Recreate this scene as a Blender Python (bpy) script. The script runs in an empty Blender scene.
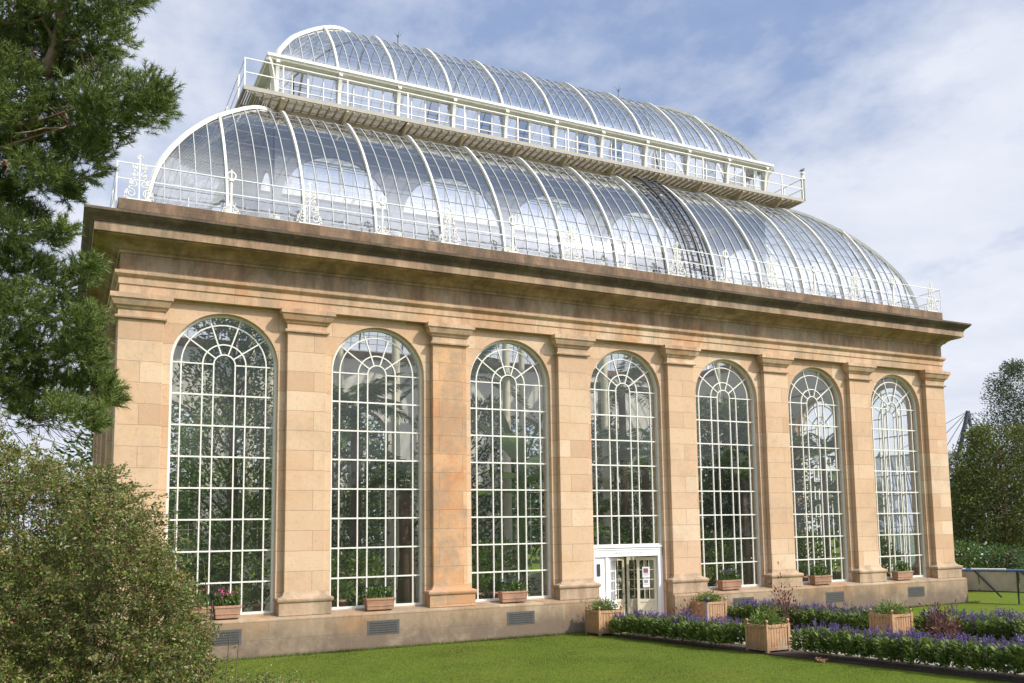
import bpy, math, random
import numpy as np
from mathutils import Vector, Matrix
random.seed(7); RNG = np.random.default_rng(7)
scene = bpy.context.scene
COL = scene.collection
R = math.radians

# ------------------------------------------------------------------ camera
CAM = Vector((-1.6954, -26.7934, 3.0321))
CR = Vector((0.8741061, -0.48528187, -0.02097699)); CU = Vector((-0.03592012, -0.1076477, 0.99353999)); CF = Vector((0.48440507, 0.86770587, 0.11152689))
FPX, PPX, PPY = 940.2165, 583.963, 431.071
cd = bpy.data.cameras.new('camera'); cam = bpy.data.objects.new('camera', cd); COL.objects.link(cam)
cam.matrix_world = Matrix(((CR.x, CU.x, -CF.x, CAM.x), (CR.y, CU.y, -CF.y, CAM.y), (CR.z, CU.z, -CF.z, CAM.z), (0, 0, 0, 1)))
cd.sensor_fit = 'HORIZONTAL'; cd.sensor_width = 36; cd.lens = FPX/1024*36
cd.shift_x = (512-PPX)/1024; cd.shift_y = (PPY-341.5)/1024
cd.clip_start = .1; cd.clip_end = 6000
scene.camera = cam

def ray(px, py): return CF+CR*((px-PPX)/FPX)-CU*((py-PPY)/FPX)
def at(px, py, Y):            # world point seen at a pixel, on the vertical plane y = Y
    d = ray(px, py); return CAM+d*((Y-CAM.y)/d.y)
def far(px, py, dist):        # world point seen at a pixel, at a depth in metres
    return CAM+ray(px, py)*dist
def ground(px, py, z=0):
    d = ray(px, py); return CAM+d*((z-CAM.z)/d.z)

# ------------------------------------------------------------------ mesh helpers
def new_obj(name, me, mats, parent=None):
    o = bpy.data.objects.new(name, me); COL.objects.link(o)
    for m in (mats if isinstance(mats, (list, tuple)) else [mats]): me.materials.append(m)
    if parent is not None: o.parent = parent
    return o
def tag(o, label=None, cat=None, group=None, kind=None):
    if label: o['label'] = label
    if cat: o['category'] = cat
    if group: o['group'] = group
    if kind: o['kind'] = kind
    return o
def empty(name, loc=(0, 0, 0), rz=0):
    o = bpy.data.objects.new(name, None); COL.objects.link(o); o.location = loc; o.rotation_euler.z = rz
    o.empty_display_size = .3
    return o
def copy_tree(o, parent=None):
    c = o.copy(); COL.objects.link(c); c.parent = parent
    for ch in [x for x in CHILDREN.get(o.name, [])]: copy_tree(ch, c)
    return c
CHILDREN = {}
def remember(root):
    CHILDREN.clear()
    for o in COL.objects:
        if o.parent: CHILDREN.setdefault(o.parent.name, []).append(o)
ID = lambda p: Vector(p)

class MB:
    def __init__(s, T=None): s.v = []; s.f = []; s.m = []; s.T = T; s.mi = 0; s.smooth = []; s.sm = False
    def add(s, vs, fs):
        b = len(s.v)
        s.v += [tuple(s.T(p)) if s.T else tuple(p) for p in vs]
        for f in fs: s.f.append([b+i for i in f]); s.m.append(s.mi); s.smooth.append(s.sm)
    def box(s, x0, x1, y0, y1, z0, z1):
        s.add([(x, y, z) for x in (x0, x1) for y in (y0, y1) for z in (z0, z1)],
              [(0, 1, 3, 2), (4, 6, 7, 5), (0, 4, 5, 1), (2, 3, 7, 6), (0, 2, 6, 4), (1, 5, 7, 3)])
    def loft(s, x0, x1, y0, y1, rings, cap=True):
        vs = []
        for e, z in rings: vs += [(x0-e, y0-e, z), (x1+e, y0-e, z), (x1+e, y1+e, z), (x0-e, y1+e, z)]
        fs = []
        for i in range(len(rings)-1):
            for k in range(4):
                a = i*4+k; b = i*4+(k+1) % 4; fs.append((a, b, b+4, a+4))
        if cap: fs += [(3, 2, 1, 0), tuple(len(vs)-4+k for k in range(4))]
        s.add(vs, fs)
    def ringprof(s, x0, x1, y0, y1, prof, close=True):   # sweep a profile (out, z) round a rectangle, mitred
        vs = []; n = len(prof)
        for (cx, cy, sx, sy) in ((x0, y0, -1, -1), (x1, y0, 1, -1), (x1, y1, 1, 1), (x0, y1, -1, 1)):
            for e, z in prof: vs.append((cx+sx*e, cy+sy*e, z))
        fs = []
        m = n if close else n-1
        for c in range(4):
            d = (c+1) % 4
            for i in range(m):
                j = (i+1) % n; fs.append((c*n+i, d*n+i, d*n+j, c*n+j))
        s.add(vs, fs)
    def bar(s, pts, nrm, w, h, closed=False):            # rectangular section: w across, h along nrm
        pts = [Vector(p) for p in pts]; n = len(pts); vs = []
        for i, p in enumerate(pts):
            if closed: t = pts[(i+1) % n]-pts[i-1]
            else: t = pts[min(i+1, n-1)]-pts[max(i-1, 0)]
            t.normalize(); nn = Vector(nrm[i] if isinstance(nrm, list) else nrm)
            nn = (nn-t*nn.dot(t)).normalized(); l = t.cross(nn)
            for a, b in ((-1, -1), (1, -1), (1, 1), (-1, 1)): vs.append(p+l*(a*w/2)+nn*(b*h/2))
        fs = []
        for i in range(n if closed else n-1):
            j = (i+1) % n
            for k in range(4): fs.append((i*4+k, i*4+(k+1) % 4, j*4+(k+1) % 4, j*4+k))
        if not closed: fs += [(3, 2, 1, 0), ((n-1)*4, (n-1)*4+1, (n-1)*4+2, (n-1)*4+3)]
        s.add(vs, fs)
    def tube(s, pts, r, n=8, caps=True):
        pts = [Vector(p) for p in pts]; N = len(pts); vs = []
        rs = r if isinstance(r, (list, tuple)) else [r]*N
        a = None
        for i, p in enumerate(pts):
            t = (pts[min(i+1, N-1)]-pts[max(i-1, 0)])
            if t.length < 1e-9: t = Vector((0, 0, 1))
            t.normalize()
            if a is None: a = t.orthogonal().normalized()
            a = (a-t*a.dot(t)); a = a.normalized() if a.length > 1e-6 else t.orthogonal().normalized()
            b = t.cross(a)
            for k in range(n):
                th = 2*math.pi*k/n; vs.append(p+(a*math.cos(th)+b*math.sin(th))*rs[i])
        fs = []
        for i in range(N-1):
            for k in range(n): fs.append((i*n+k, i*n+(k+1) % n, (i+1)*n+(k+1) % n, (i+1)*n+k))
        if caps: fs += [tuple(reversed(range(n))), tuple((N-1)*n+k for k in range(n))]
        s.add(vs, fs)
    def lathe(s, c, prof, n=20):
        vs = []
        for r, z in prof:
            for k in range(n):
                th = 2*math.pi*k/n; vs.append((c[0]+r*math.cos(th), c[1]+r*math.sin(th), c[2]+z))
        fs = []
        for i in range(len(prof)-1):
            for k in range(n): fs.append((i*n+k, i*n+(k+1) % n, (i+1)*n+(k+1) % n, (i+1)*n+k))
        fs += [tuple(reversed(range(n))), tuple((len(prof)-1)*n+k for k in range(n))]
        s.add(vs, fs)
    def build(s, name, mats, parent=None, bevel=0):
        me = bpy.data.meshes.new(name); me.from_pydata(s.v, [], s.f)
        me.polygons.foreach_set('material_index', s.m); me.polygons.foreach_set('use_smooth', s.smooth)
        me.update()
        o = new_obj(name, me, mats, parent)
        if bevel:
            b = o.modifiers.new('bevel', 'BEVEL'); b.width = bevel; b.segments = 2; b.limit_method = 'ANGLE'
        return o

def quads_obj(name, V, mat, parent=None, k=4):           # V: (N,k,3)
    V = np.asarray(V, dtype=np.float32); N = V.shape[0]
    me = bpy.data.meshes.new(name)
    me.vertices.add(N*k); me.vertices.foreach_set('co', V.reshape(-1))
    me.loops.add(N*k); me.loops.foreach_set('vertex_index', np.arange(N*k, dtype=np.int32))
    me.polygons.add(N); me.polygons.foreach_set('loop_start', np.arange(0, N*k, k, dtype=np.int32))
    try: me.polygons.foreach_set('loop_total', np.full(N, k, dtype=np.int32))
    except Exception: pass
    me.update(calc_edges=True)
    return new_obj(name, me, mat, parent)
def unit(a): return a/np.maximum(np.linalg.norm(a, axis=-1, keepdims=True), 1e-9)
def leaf_quads(c, d, L, W, droop=0.):                     # rhombic folded leaves: base c, direction d
    n = len(c); d = unit(d)
    r = unit(RNG.normal(size=(n, 3))); s = unit(np.cross(d, r))
    L = np.asarray(L).reshape(-1, 1) if np.ndim(L) else L; W = np.asarray(W).reshape(-1, 1) if np.ndim(W) else W
    tip = c+d*L; tip[:, 2] -= droop
    mid = c+d*(L*.45)
    return np.stack([c, mid+s*W/2, tip, mid-s*W/2], axis=1)

# ------------------------------------------------------------------ materials
def mat(name):
    m = bpy.data.materials.new(name); m.use_nodes = True; m.node_tree.nodes.clear(); return m, m.node_tree
def N(t, kind, **kw):
    n = t.nodes.new(kind)
    for k, v in kw.items():
        if k == 'inp':
            for a, b in v.items(): n.inputs[a].default_value = b
        else: setattr(n, k, v)
    return n
def out(t, sh): o = N(t, 'ShaderNodeOutputMaterial'); t.links.new(sh, o.inputs['Surface']); return o
def ramp(t, src, stops, interp='LINEAR'):
    r = N(t, 'ShaderNodeValToRGB'); r.color_ramp.interpolation = interp
    e = r.color_ramp.elements
    while len(e) > 1: e.remove(e[0])
    e[0].position = stops[0][0]; e[0].color = (*stops[0][1], 1)
    for p, c in stops[1:]: q = e.new(p); q.color = (*c, 1)
    t.links.new(src, r.inputs[0]); return r.outputs[0]
def mixc(t, f, a, b, mode='MIX'):
    m = N(t, 'ShaderNodeMix', data_type='RGBA', blend_type=mode)
    for s, v in ((0, f), (6, a), (7, b)):
        if hasattr(v, 'node'): t.links.new(v, m.inputs[s])
        else: m.inputs[s].default_value = v if s == 0 else (*v, 1)
    return m.outputs[2]
def mth(t, op, a, b=0., c=None, clamp=False):
    m = N(t, 'ShaderNodeMath', operation=op, use_clamp=clamp)
    for i, v in enumerate((a, b) if c is None else (a, b, c)):
        if hasattr(v, 'node'): t.links.new(v, m.inputs[i])
        else: m.inputs[i].default_value = v
    return m.outputs[0]
def noise(t, vec, scale, detail=4., rough=.55, sc3=None):
    if sc3:
        mp = N(t, 'ShaderNodeMapping'); mp.inputs['Scale'].default_value = sc3; t.links.new(vec, mp.inputs[0]); vec = mp.outputs[0]
    n = N(t, 'ShaderNodeTexNoise', inp={'Scale': scale, 'Detail': detail, 'Roughness': rough}); t.links.new(vec, n.inputs['Vector']); return n.outputs[0]
def pos(t): return N(t, 'ShaderNodeNewGeometry').outputs['Position']
def objc(t): return N(t, 'ShaderNodeTexCoord').outputs['Object']
def bump(t, h, s=.3, d=.02):
    b = N(t, 'ShaderNodeBump', inp={'Strength': s, 'Distance': d}); t.links.new(h, b.inputs['Height']); return b.outputs[0]
def prin(t, col, rough=.7, nrm=None, **kw):
    p = N(t, 'ShaderNodeBsdfPrincipled')
    if hasattr(col, 'node'): t.links.new(col, p.inputs['Base Color'])
    else: p.inputs['Base Color'].default_value = (*col, 1)
    if hasattr(rough, 'node'): t.links.new(rough, p.inputs['Roughness'])
    else: p.inputs['Roughness'].default_value = rough
    if nrm is not None: t.links.new(nrm, p.inputs['Normal'])
    for k, v in kw.items(): p.inputs[k.replace('_', ' ')].default_value = v
    return p.outputs[0]
def simple(name, col, rough=.6, var=.12, scale=6., metallic=0., b=.15):
    m, t = mat(name); P = objc(t); n = noise(t, P, scale)
    c = mixc(t, n, tuple(x*(1-var) for x in col), tuple(min(1, x*(1+var)) for x in col))
    out(t, prin(t, c, rough, bump(t, noise(t, P, scale*8), b, .01), Metallic=metallic)); return m

def stone(name, block=True, dirt=0., tint=(1, 1, 1), bw=1.5, bh=.56, patch=.5, top=(.57, .395, .258), damp=False, streak=.3):
    m, t = mat(name); P = pos(t)
    sp = N(t, 'ShaderNodeSeparateXYZ'); t.links.new(P, sp.inputs[0])
    u = mth(t, 'ADD', sp.outputs[0], sp.outputs[1])
    cb = N(t, 'ShaderNodeCombineXYZ'); t.links.new(u, cb.inputs[0]); t.links.new(sp.outputs[2], cb.inputs[1])
    br = N(t, 'ShaderNodeTexBrick', offset=.5, inp={'Color1': (0, 0, 0, 1), 'Color2': (1, 1, 1, 1), 'Mortar': (.5, .5, .5, 1), 'Scale': 1., 'Mortar Size': .008, 'Mortar Smooth': .3, 'Bias': 0., 'Brick Width': bw, 'Row Height': bh})
    t.links.new(cb.outputs[0], br.inputs['Vector'])
    n1 = noise(t, P, .55, 5, .6); n2 = noise(t, P, 3.2, 6, .7); n3 = noise(t, P, 26, 4, .7); n4 = noise(t, P, .9, 3, .5, (1, 1, .35))
    T3 = lambda c: tuple(a*b for a, b in zip(c, tint))
    base = ramp(t, n2, [(.28, T3((top[0]*.86, top[1]*.80, top[2]*.74))), (.5, T3(top)), (.75, T3((min(1, top[0]*1.14), top[1]*1.19, top[2]*1.28)))])
    if block:
        bl = ramp(t, br.outputs['Color'], [(0, T3((.44, .275, .155))), (.18, T3((.56, .38, .23))), (.4, T3((.62, .45, .28))), (.6, T3((.55, .35, .21))), (.8, T3((.64, .465, .30))), (1, T3((.70, .555, .385)))])
        base = mixc(t, .72, base, bl)
    # warm iron-stained patches with an outline of their own
    pm = ramp(t, n1, [(.50, (0, 0, 0)), (.66, (1, 1, 1))])
    base = mixc(t, mth(t, 'MULTIPLY', mth(t, 'MULTIPLY', pm, ramp(t, noise(t, P, 5, 5, .7), [(.35, (.35,)*3), (.6, (1,)*3)])), .95*patch), base, T3((.50, .27, .13)))
    # flaked lighter chips
    fl = ramp(t, n4, [(.64, (0, 0, 0)), (.66, (1, 1, 1))]); fl2 = ramp(t, noise(t, P, 7, 5, .75), [(.54, (0, 0, 0)), (.57, (1, 1, 1))])
    base = mixc(t, mth(t, 'MULTIPLY', mth(t, 'MULTIPLY', fl, fl2), .5*patch), base, T3((.68, .47, .33)))
    if dirt:
        st = noise(t, P, 1.7, 7, .72, (1, 1, streak)); dm = ramp(t, st, [(.52-.30*dirt, (0, 0, 0)), (.70-.18*dirt, (1, 1, 1))])
        base = mixc(t, mth(t, 'MULTIPLY', dm, min(1, .4+dirt*.6)), base, (.055, .042, .028))
        gm = ramp(t, noise(t, P, 1.3, 4), [(.5, (0, 0, 0)), (.7, (1, 1, 1))])
        base = mixc(t, mth(t, 'MULTIPLY', gm, .4*dirt), base, (.16, .14, .06))
    if damp:   # rising damp with a ragged upper edge
        hz_ = mth(t, 'ADD', sp.outputs[2], mth(t, 'MULTIPLY', noise(t, P, 1.5, 5, .65), 1.1))
        base = mixc(t, mth(t, 'MULTIPLY', ramp(t, mth(t, 'MULTIPLY', hz_, .5), [(.46, (1, 1, 1)), (.72, (0, 0, 0))]), .95), base, (.13, .10, .075))
    gp_ = ramp(t, noise(t, P, .42, 6, .68), [(.50, (0, 0, 0)), (.56, (1, 1, 1))])      # lichen grey bloom
    base = mixc(t, mth(t, 'MULTIPLY', mth(t, 'MULTIPLY', gp_, ramp(t, noise(t, P, 4, 6, .75), [(.38, (.2,)*3), (.62, (1,)*3)])), .62*patch), base, (.30, .235, .16))
    base = mixc(t, mth(t, 'MULTIPLY', ramp(t, noise(t, P, 11, 5, .75), [(.55, (0, 0, 0)), (.68, (1, 1, 1))]), .6), base, T3((.34, .22, .13)))
    base = mixc(t, mth(t, 'MULTIPLY', n3, .3), base, T3((.42, .27, .16)))
    if block: base = mixc(t, mth(t, 'MULTIPLY', br.outputs['Fac'], .6), base, (.22, .14, .09))
    h = mth(t, 'ADD', mth(t, 'MULTIPLY', n3, .5), mth(t, 'ADD', n2, mth(t, 'MULTIPLY', br.outputs['Fac'], -1.2 if block else 0.)))
    out(t, prin(t, base, .9, bump(t, h, .5, .012))); return m
M = {}
M['ashlar'] = stone('warm sandstone ashlar')
M['redashlar'] = stone('red stained ashlar', tint=(.98, .82, .68), patch=1.5)
M['plain'] = stone('dressed sandstone', block=True, bw=2.3, bh=3.0, patch=1.3, dirt=.2)
M['frieze'] = stone('weathered sandstone frieze', bw=1.8, bh=1.2, dirt=.5, tint=(.64, .65, .62), patch=1.5)
M['cornice'] = stone('dirty cornice stone', block=True, bw=1.5, bh=2., dirt=1.15, tint=(.44, .43, .40))
M['corona'] = stone('greyed corona stone', block=True, bw=1.5, bh=2., dirt=.55, tint=(.80, .79, .78))
M['parapet'] = stone('brown parapet stone', block=True, bw=.95, bh=2., dirt=.8, tint=(.60, .53, .49))
M['plinth'] = stone('plinth sandstone', bw=1.5, bh=.47, dirt=.3, tint=(.66, .67, .64), patch=1.2, damp=True)
M['base'] = stone('base moulding stone', block=False, dirt=.35, tint=(.85, .88, .88))
M['slate'] = simple('grey slate vent', (.085, .08, .07), .8, .3, 9)
def paint(name, col, rough=.45, chips=.35):
    m, t = mat(name); P = pos(t); n = noise(t, P, 5, 5, .7); n2 = noise(t, P, 40, 3)
    c = mixc(t, mth(t, 'MULTIPLY', ramp(t, n, [(.5, (0, 0, 0)), (.75, (1, 1, 1))]), chips), col, tuple(a*b for a, b in zip(col, (.55, .5, .4))))
    out(t, prin(t, c, rough, bump(t, n2, .1, .004))); return m
M['white'] = paint('white painted iron', (.72, .70, .63), chips=.35)
M['doorwhite'] = paint('white door paint', (.84, .84, .83), .35, .08)
M['cream'] = paint('cream paint', (.62, .58, .42), .5, .15)
M['ribgrey'] = paint('worn rib paint', (.74, .75, .74), .45, .6)
M['bargrey'] = paint('dull glazing bar paint', (.42, .43, .42), .5, .6)
M['arcadegrey'] = paint('dark grey ironwork', (.20, .205, .21), .6, .4)
M['maststeel'] = simple('blue grey mast steel', (.085, .095, .12), .5, .2, 3)
M['rust'] = paint('rusty ochre ironwork', (.50, .40, .26), .8, .7)
M['grating'] = paint('grey brown grating', (.40, .37, .32), .8, .5)
M['dark'] = simple('dark iron', (.035, .036, .04), .5, .3, 10)
M['lead'] = simple('weathered lead', (.16, .165, .17), .6, .3, 4)
M['inwall'] = simple('pale interior plaster', (.62, .60, .52), .8, .2, 1.5)
M['infloor'] = simple('lightened interior floor', (.20, .18, .14), .9, .4, 2)  # floor colour raised to brighten the dim interior

def glass(name, tint, refl, dirt, dcol, wav=.06, wscale=1.4, rough=.02, fk=1.):
    m, t = mat(name); P = pos(t)
    w = noise(t, P, wscale, 3, .6); nb = bump(t, w, wav, .05)
    dt_ = N(t, 'ShaderNodeVectorMath', operation='DOT_PRODUCT'); t.links.new(N(t, 'ShaderNodeNewGeometry').outputs['Incoming'], dt_.inputs[0]); t.links.new(nb, dt_.inputs[1])
    frv = mth(t, 'ADD', mth(t, 'MULTIPLY', mth(t, 'POWER', mth(t, 'SUBTRACT', 1., mth(t, 'ABSOLUTE', dt_.outputs['Value']), clamp=True), 5.), .95), .045)
    gl = N(t, 'ShaderNodeBsdfGlossy', inp={'Roughness': rough, 'Color': (.95, .94, .91, 1)}); t.links.new(nb, gl.inputs['Normal'])
    tr = N(t, 'ShaderNodeBsdfTransparent', inp={'Color': (*tint, 1)})
    df = N(t, 'ShaderNodeBsdfDiffuse', inp={'Color': (*dcol, 1)}); tl = N(t, 'ShaderNodeBsdfTranslucent', inp={'Color': (*dcol, 1)})
    dd = N(t, 'ShaderNodeMixShader', inp={0: .5}); t.links.new(df.outputs[0], dd.inputs[1]); t.links.new(tl.outputs[0], dd.inputs[2])
    a = N(t, 'ShaderNodeMixShader'); dn = mth(t, 'MULTIPLY', ramp(t, noise(t, P, .8, 5, .65, (1, 1, .5)), [(.3, (.35,)*3), (.75, (1.6,)*3)]), dirt)
    t.links.new(dn, a.inputs[0]); t.links.new(tr.outputs[0], a.inputs[1]); t.links.new(dd.outputs[0], a.inputs[2])
    b = N(t, 'ShaderNodeMixShader'); t.links.new(mth(t, 'ADD', mth(t, 'MULTIPLY', frv, fk), refl, clamp=True), b.inputs[0])
    t.links.new(a.outputs[0], b.inputs[1]); t.links.new(gl.outputs[0], b.inputs[2])
    out(t, b.outputs[0]); return m
M['wglass'] = glass('window glass', (.96, .97, .96), .0, .03, (.6, .62, .6), .05, 1.1, fk=.85)  # dirt film, thickened to put a grey haze over the panes
M['rglass'] = glass('curved roof glass', (.89, .90, .91), .06, .09, (.32, .32, .32), .12, 1.6, .05, fk=1.9)

def foliage(name, stops, trans=.3, rough=.55, clump=1.4, cs=.35):
    m, t = mat(name); g = N(t, 'ShaderNodeNewGeometry')
    c = ramp(t, g.outputs['Random Per Island'], stops)
    nz = noise(t, g.outputs['Position'], clump, 3)
    c = mixc(t, mth(t, 'MULTIPLY', ramp(t, nz, [(.35, (1, 1, 1)), (.6, (0, 0, 0))]), cs), c, tuple(x*.45 for x in stops[0][1]))
    p = prin(t, c, rough); tr = N(t, 'ShaderNodeBsdfTranslucent'); t.links.new(c, tr.inputs[0])
    mx = N(t, 'ShaderNodeMixShader', inp={0: trans}); t.links.new(p, mx.inputs[1]); t.links.new(tr.outputs[0], mx.inputs[2])
    out(t, mx.outputs[0]); return m
M['pine'] = foliage('pine needles', [(0, (.04, .08, .02)), (.4, (.12, .185, .035)), (.8, (.24, .31, .065)), (1, (.36, .32, .11))], .3, .45, 1.6)
M['olive'] = foliage('small olive leaves', [(0, (.05, .08, .018)), (.4, (.15, .20, .04)), (.7, (.27, .30, .06)), (.85, (.30, .20, .09)), (1, (.34, .17, .10))], .35, .5, 2.2)
M['leafgreen'] = foliage('bright green leaves', [(0, (.04, .085, .015)), (.5, (.09, .17, .03)), (1, (.17, .25, .05))], .3, .5, 3)
M['leafborder'] = foliage('border leaves', [(0, (.08, .13, .025)), (.5, (.15, .22, .045)), (1, (.26, .33, .07))], .35, .5, 3)
M['leafin'] = foliage('brightened indoor leaves', [(0, (.07, .14, .03)), (.5, (.15, .26, .05)), (1, (.27, .38, .08))], .45, .4, 1.2, .3)  # greens lifted to make up for weak light indoors
M['leafdark'] = foliage('dark green leaves', [(0, (.03, .07, .02)), (.5, (.075, .14, .035)), (1, (.14, .22, .05))], .35, .45, 1.)
M['leaflime'] = foliage('lime fronds', [(0, (.12, .19, .03)), (1, (.30, .36, .06))], .4, .5, 2)
M['conifer'] = foliage('yellow green conifer sprays', [(0, (.06, .085, .02)), (.5, (.13, .16, .035)), (1, (.24, .26, .05))], .3, .6, .6, .5)
M['conifer2'] = foliage('blue green conifer sprays', [(0, (.04, .06, .03)), (.5, (.075, .11, .045)), (1, (.13, .16, .06))], .3, .6, .6, .5)
M['redleaf'] = foliage('dark red leaves', [(0, (.07, .02, .02)), (.6, (.17, .06, .05)), (1, (.34, .18, .13))], .3)
M['salvia'] = foliage('violet flower spikes', [(0, (.09, .055, .18)), (.6, (.16, .10, .30)), (1, (.28, .20, .42))], .3)
M['petal_white'] = foliage('white petals', [(0, (.6, .6, .55)), (1, (.8, .8, .75))], .3)
M['petal_orange'] = foliage('orange petals', [(0, (.55, .15, .03)), (1, (.7, .35, .05))], .3)
M['petal_pink'] = foliage('pink petals', [(0, (.45, .03, .12)), (1, (.65, .12, .35))], .3)
M['bark'] = simple('bark', (.13, .085, .055), .95, .4, 14, b=.8)
M['barkpale'] = simple('pinkish bark', (.26, .17, .12), .95, .4, 10, b=.8)
M['terracotta'] = stone('mottled terracotta', block=False, dirt=.35, tint=(.82, .66, .66), patch=.8)
M['soil'] = simple('dark soil', (.055, .036, .024), .95, .5, 12, b=1.)
def wood():
    m, t = mat('weathered planter timber'); P = pos(t); oz = N(t, 'ShaderNodeSeparateXYZ'); t.links.new(P, oz.inputs[0])
    n = noise(t, P, 9, 6, .6, (5, 5, .6)); n2 = noise(t, P, 2.2, 3)
    c = ramp(t, n, [(.3, (.26, .12, .05)), (.5, (.48, .26, .12)), (.7, (.60, .38, .20))])
    c = mixc(t, mth(t, 'MULTIPLY', n2, .4), c, (.30, .20, .12)); c = mixc(t, mth(t, 'MULTIPLY', ramp(t, mth(t, 'ADD', oz.outputs[2], mth(t, 'MULTIPLY', noise(t, P, 7, 4), .35)), [(.22, (1, 1, 1)), (.5, (0, 0, 0))]), .65), c, (.13, .09, .06)); c = mixc(t, mth(t, 'MULTIPLY', ramp(t, noise(t, P, 3.1, 5, .7), [(.5, (0, 0, 0)), (.62, (1, 1, 1))]), .45), c, (.33, .27, .21))
    out(t, prin(t, c, .75, bump(t, n, .4, .004))); return m
M['wood'] = wood()
M['blue'] = simple('blue rail paint', (.10, .18, .42), .5, .2, 3)
M['panelbeige'] = simple('dusty beige panel', (.44, .39, .31), .6, .4, 2.2)

def lawn():
    m, t = mat('mown lawn'); P = pos(t)
    n1 = noise(t, P, .35, 4); n2 = noise(t, P, 6, 6, .75); n3 = noise(t, P, 55, 3, .8, (1, .45, 1)); n5 = noise(t, P, 1.6, 4, .6)
    wv = N(t, 'ShaderNodeTexWave', wave_type='BANDS', bands_direction='Y', inp={'Scale': .32, 'Distortion': 1.6, 'Detail': 2, 'Detail Scale': .6}); t.links.new(P, wv.inputs[0])
    c = ramp(t, n2, [(.25, (.065, .10, .010)), (.5, (.115, .16, .015)), (.75, (.18, .225, .025))])
    c = mixc(t, mth(t, 'MULTIPLY', wv.outputs['Fac'], .22), c, (.135, .175, .016))
    c = mixc(t, mth(t, 'MULTIPLY', ramp(t, n3, [(.42, (1, 1, 1)), (.58, (0, 0, 0))]), .5), c, (.08, .13, .014))
    c = mixc(t, mth(t, 'MULTIPLY', ramp(t, n1, [(.45, (0, 0, 0)), (.65, (1, 1, 1))]), .35), c, (.17, .175, .025))
    c = mixc(t, mth(t, 'MULTIPLY', ramp(t, n5, [(.45, (0, 0, 0)), (.7, (1, 1, 1))]), .3), c, (.075, .12, .012))
    out(t, prin(t, c, .95, bump(t, n3, .9, .03), Specular_IOR_Level=.1)); return m
M['lawn'] = lawn()
def gravel():
    m, t = mat('pale path'); P = pos(t); v = N(t, 'ShaderNodeTexVoronoi', inp={'Scale': 40}); t.links.new(P, v.inputs[0])
    c = mixc(t, noise(t, P, 3, 5), (.24, .21, .17), (.38, .34, .28)); c = mixc(t, .35, c, v.outputs['Color'], 'SOFT_LIGHT')
    out(t, prin(t, c, .9, bump(t, v.outputs['Distance'], .4, .01))); return m
M['path'] = gravel()

# ------------------------------------------------------------------ setting
g = MB(); S = 1500
xs = [-S, -200, -40, 0, 40, 200, S]
for i in range(6):
    for j in range(6): g.add([(xs[i], xs[j], 0), (xs[i+1], xs[j], 0), (xs[i+1], xs[j+1], 0), (xs[i], xs[j+1], 0)], [(0, 1, 2, 3)])
tag(g.build('lawn', M['lawn']), kind='structure')
def sheet(name, pts, z, m, h=0):
    b = MB(); n = len(pts)
    b.add([(x, y, z) for x, y in pts]+[(x, y, -.05) for x, y in pts], [tuple(range(n))]+[(i, (i+1) % n, n+(i+1) % n, n+i) for i in range(n)])
    return tag(b.build(name, m), kind='structure')
sheet('path', [(14.3, -.32), (16.95, -.32), (17.6, -8), (18.6, -24), (16.0, -24), (14.9, -8)], .006, M['path'])
sheet('path', [(33.2, -20), (60, 20), (62, 19), (35.0, -21)], .006, M['path'])
sheet('flower_bed', [(13.14, -1.6), (14.1, -1.6), (15.0, -8.2), (15.95, -15.6), (15.06, -15.6), (13.95, -8.3)], .03, M['soil'])
sheet('flower_bed', [(17.3, -.5), (19.2, -.6), (20.3, -8.2), (21.1, -14.5), (18.6, -14.5), (17.9, -7.9)], .03, M['soil'])

rng = np.random.default_rng(5)
def blades(n, gen, h0, h1, name):
    P = gen(n); hh = h0+(h1-h0)*rng.random((n, 1)); a = rng.random((n, 1))*6.283; lean = rng.normal(size=(n, 2))*.35
    sd_ = np.concatenate([np.cos(a), np.sin(a), a*0], 1)*.0042; top_ = P+np.concatenate([lean*hh, hh], 1)
    return np.stack([P-sd_, P+sd_, top_], 1)
def g_lawn(n):
    x = 1.5+12.5*rng.random(n); y = -14+13.7*rng.random(n)**.8; return np.stack([x, y, np.zeros(n)], 1)
def g_edge(n): x = -1+32.6*rng.random(n); y = -.31-.10*rng.random(n)**2; k_ = (x < 13.2) | (x > 20.5); return np.stack([np.where(k_, x, 3+10*rng.random(n)), y, np.zeros(n)], 1)
M['grass'] = foliage('grass blades', [(0, (.065, .11, .012)), (.5, (.135, .19, .022)), (.9, (.24, .29, .045)), (1, (.36, .33, .12))], .35, .6, .45, .75)
gv = np.concatenate([blades(150000, g_lawn, .012, .032, ''), blades(9000, g_edge, .04, .13, '')])
gr_ = quads_obj('grass', gv, M['grass'], None, 3); gr_['kind'] = 'stuff'

# ------------------------------------------------------------------ palm house
B = 4.3; NB = 7; L7 = NB*B; HS = .545; NS = 4
D = 2*HS+NS*B; HB = B/2
HW = 1.365; HOLE = 1.40; ZS = 1.14; ZA = 7.96; ZCAP = 9.60
house = tag(empty('palm_house', (0, 0, 0)), 'large sandstone palm house with tall arched windows and a two-tiered curved glass roof', 'greenhouse')
TF = {'front': lambda p: (p[0], p[1], p[2]),
      'left': lambda p: (-HS+p[1], HS+NS*B-p[0], p[2]),
      'right': lambda p: (L7+HS-p[1], HS+p[0], p[2]),
      'back': lambda p: (L7-p[0], D-p[1], p[2])}
FACN = {'front': NB, 'back': NB, 'left': NS, 'right': NS}
X0, X1, Y0, Y1 = -HS, L7+HS, 0., D
def outline(hw, zs, za, n=24):
    return [(-hw, zs)]+[(-hw*math.cos(math.pi*k/n), za+hw*math.sin(math.pi*k/n)) for k in range(n+1)]+[(hw, zs)]
VW = .20; VB = .78; ZW0 = .9
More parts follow.
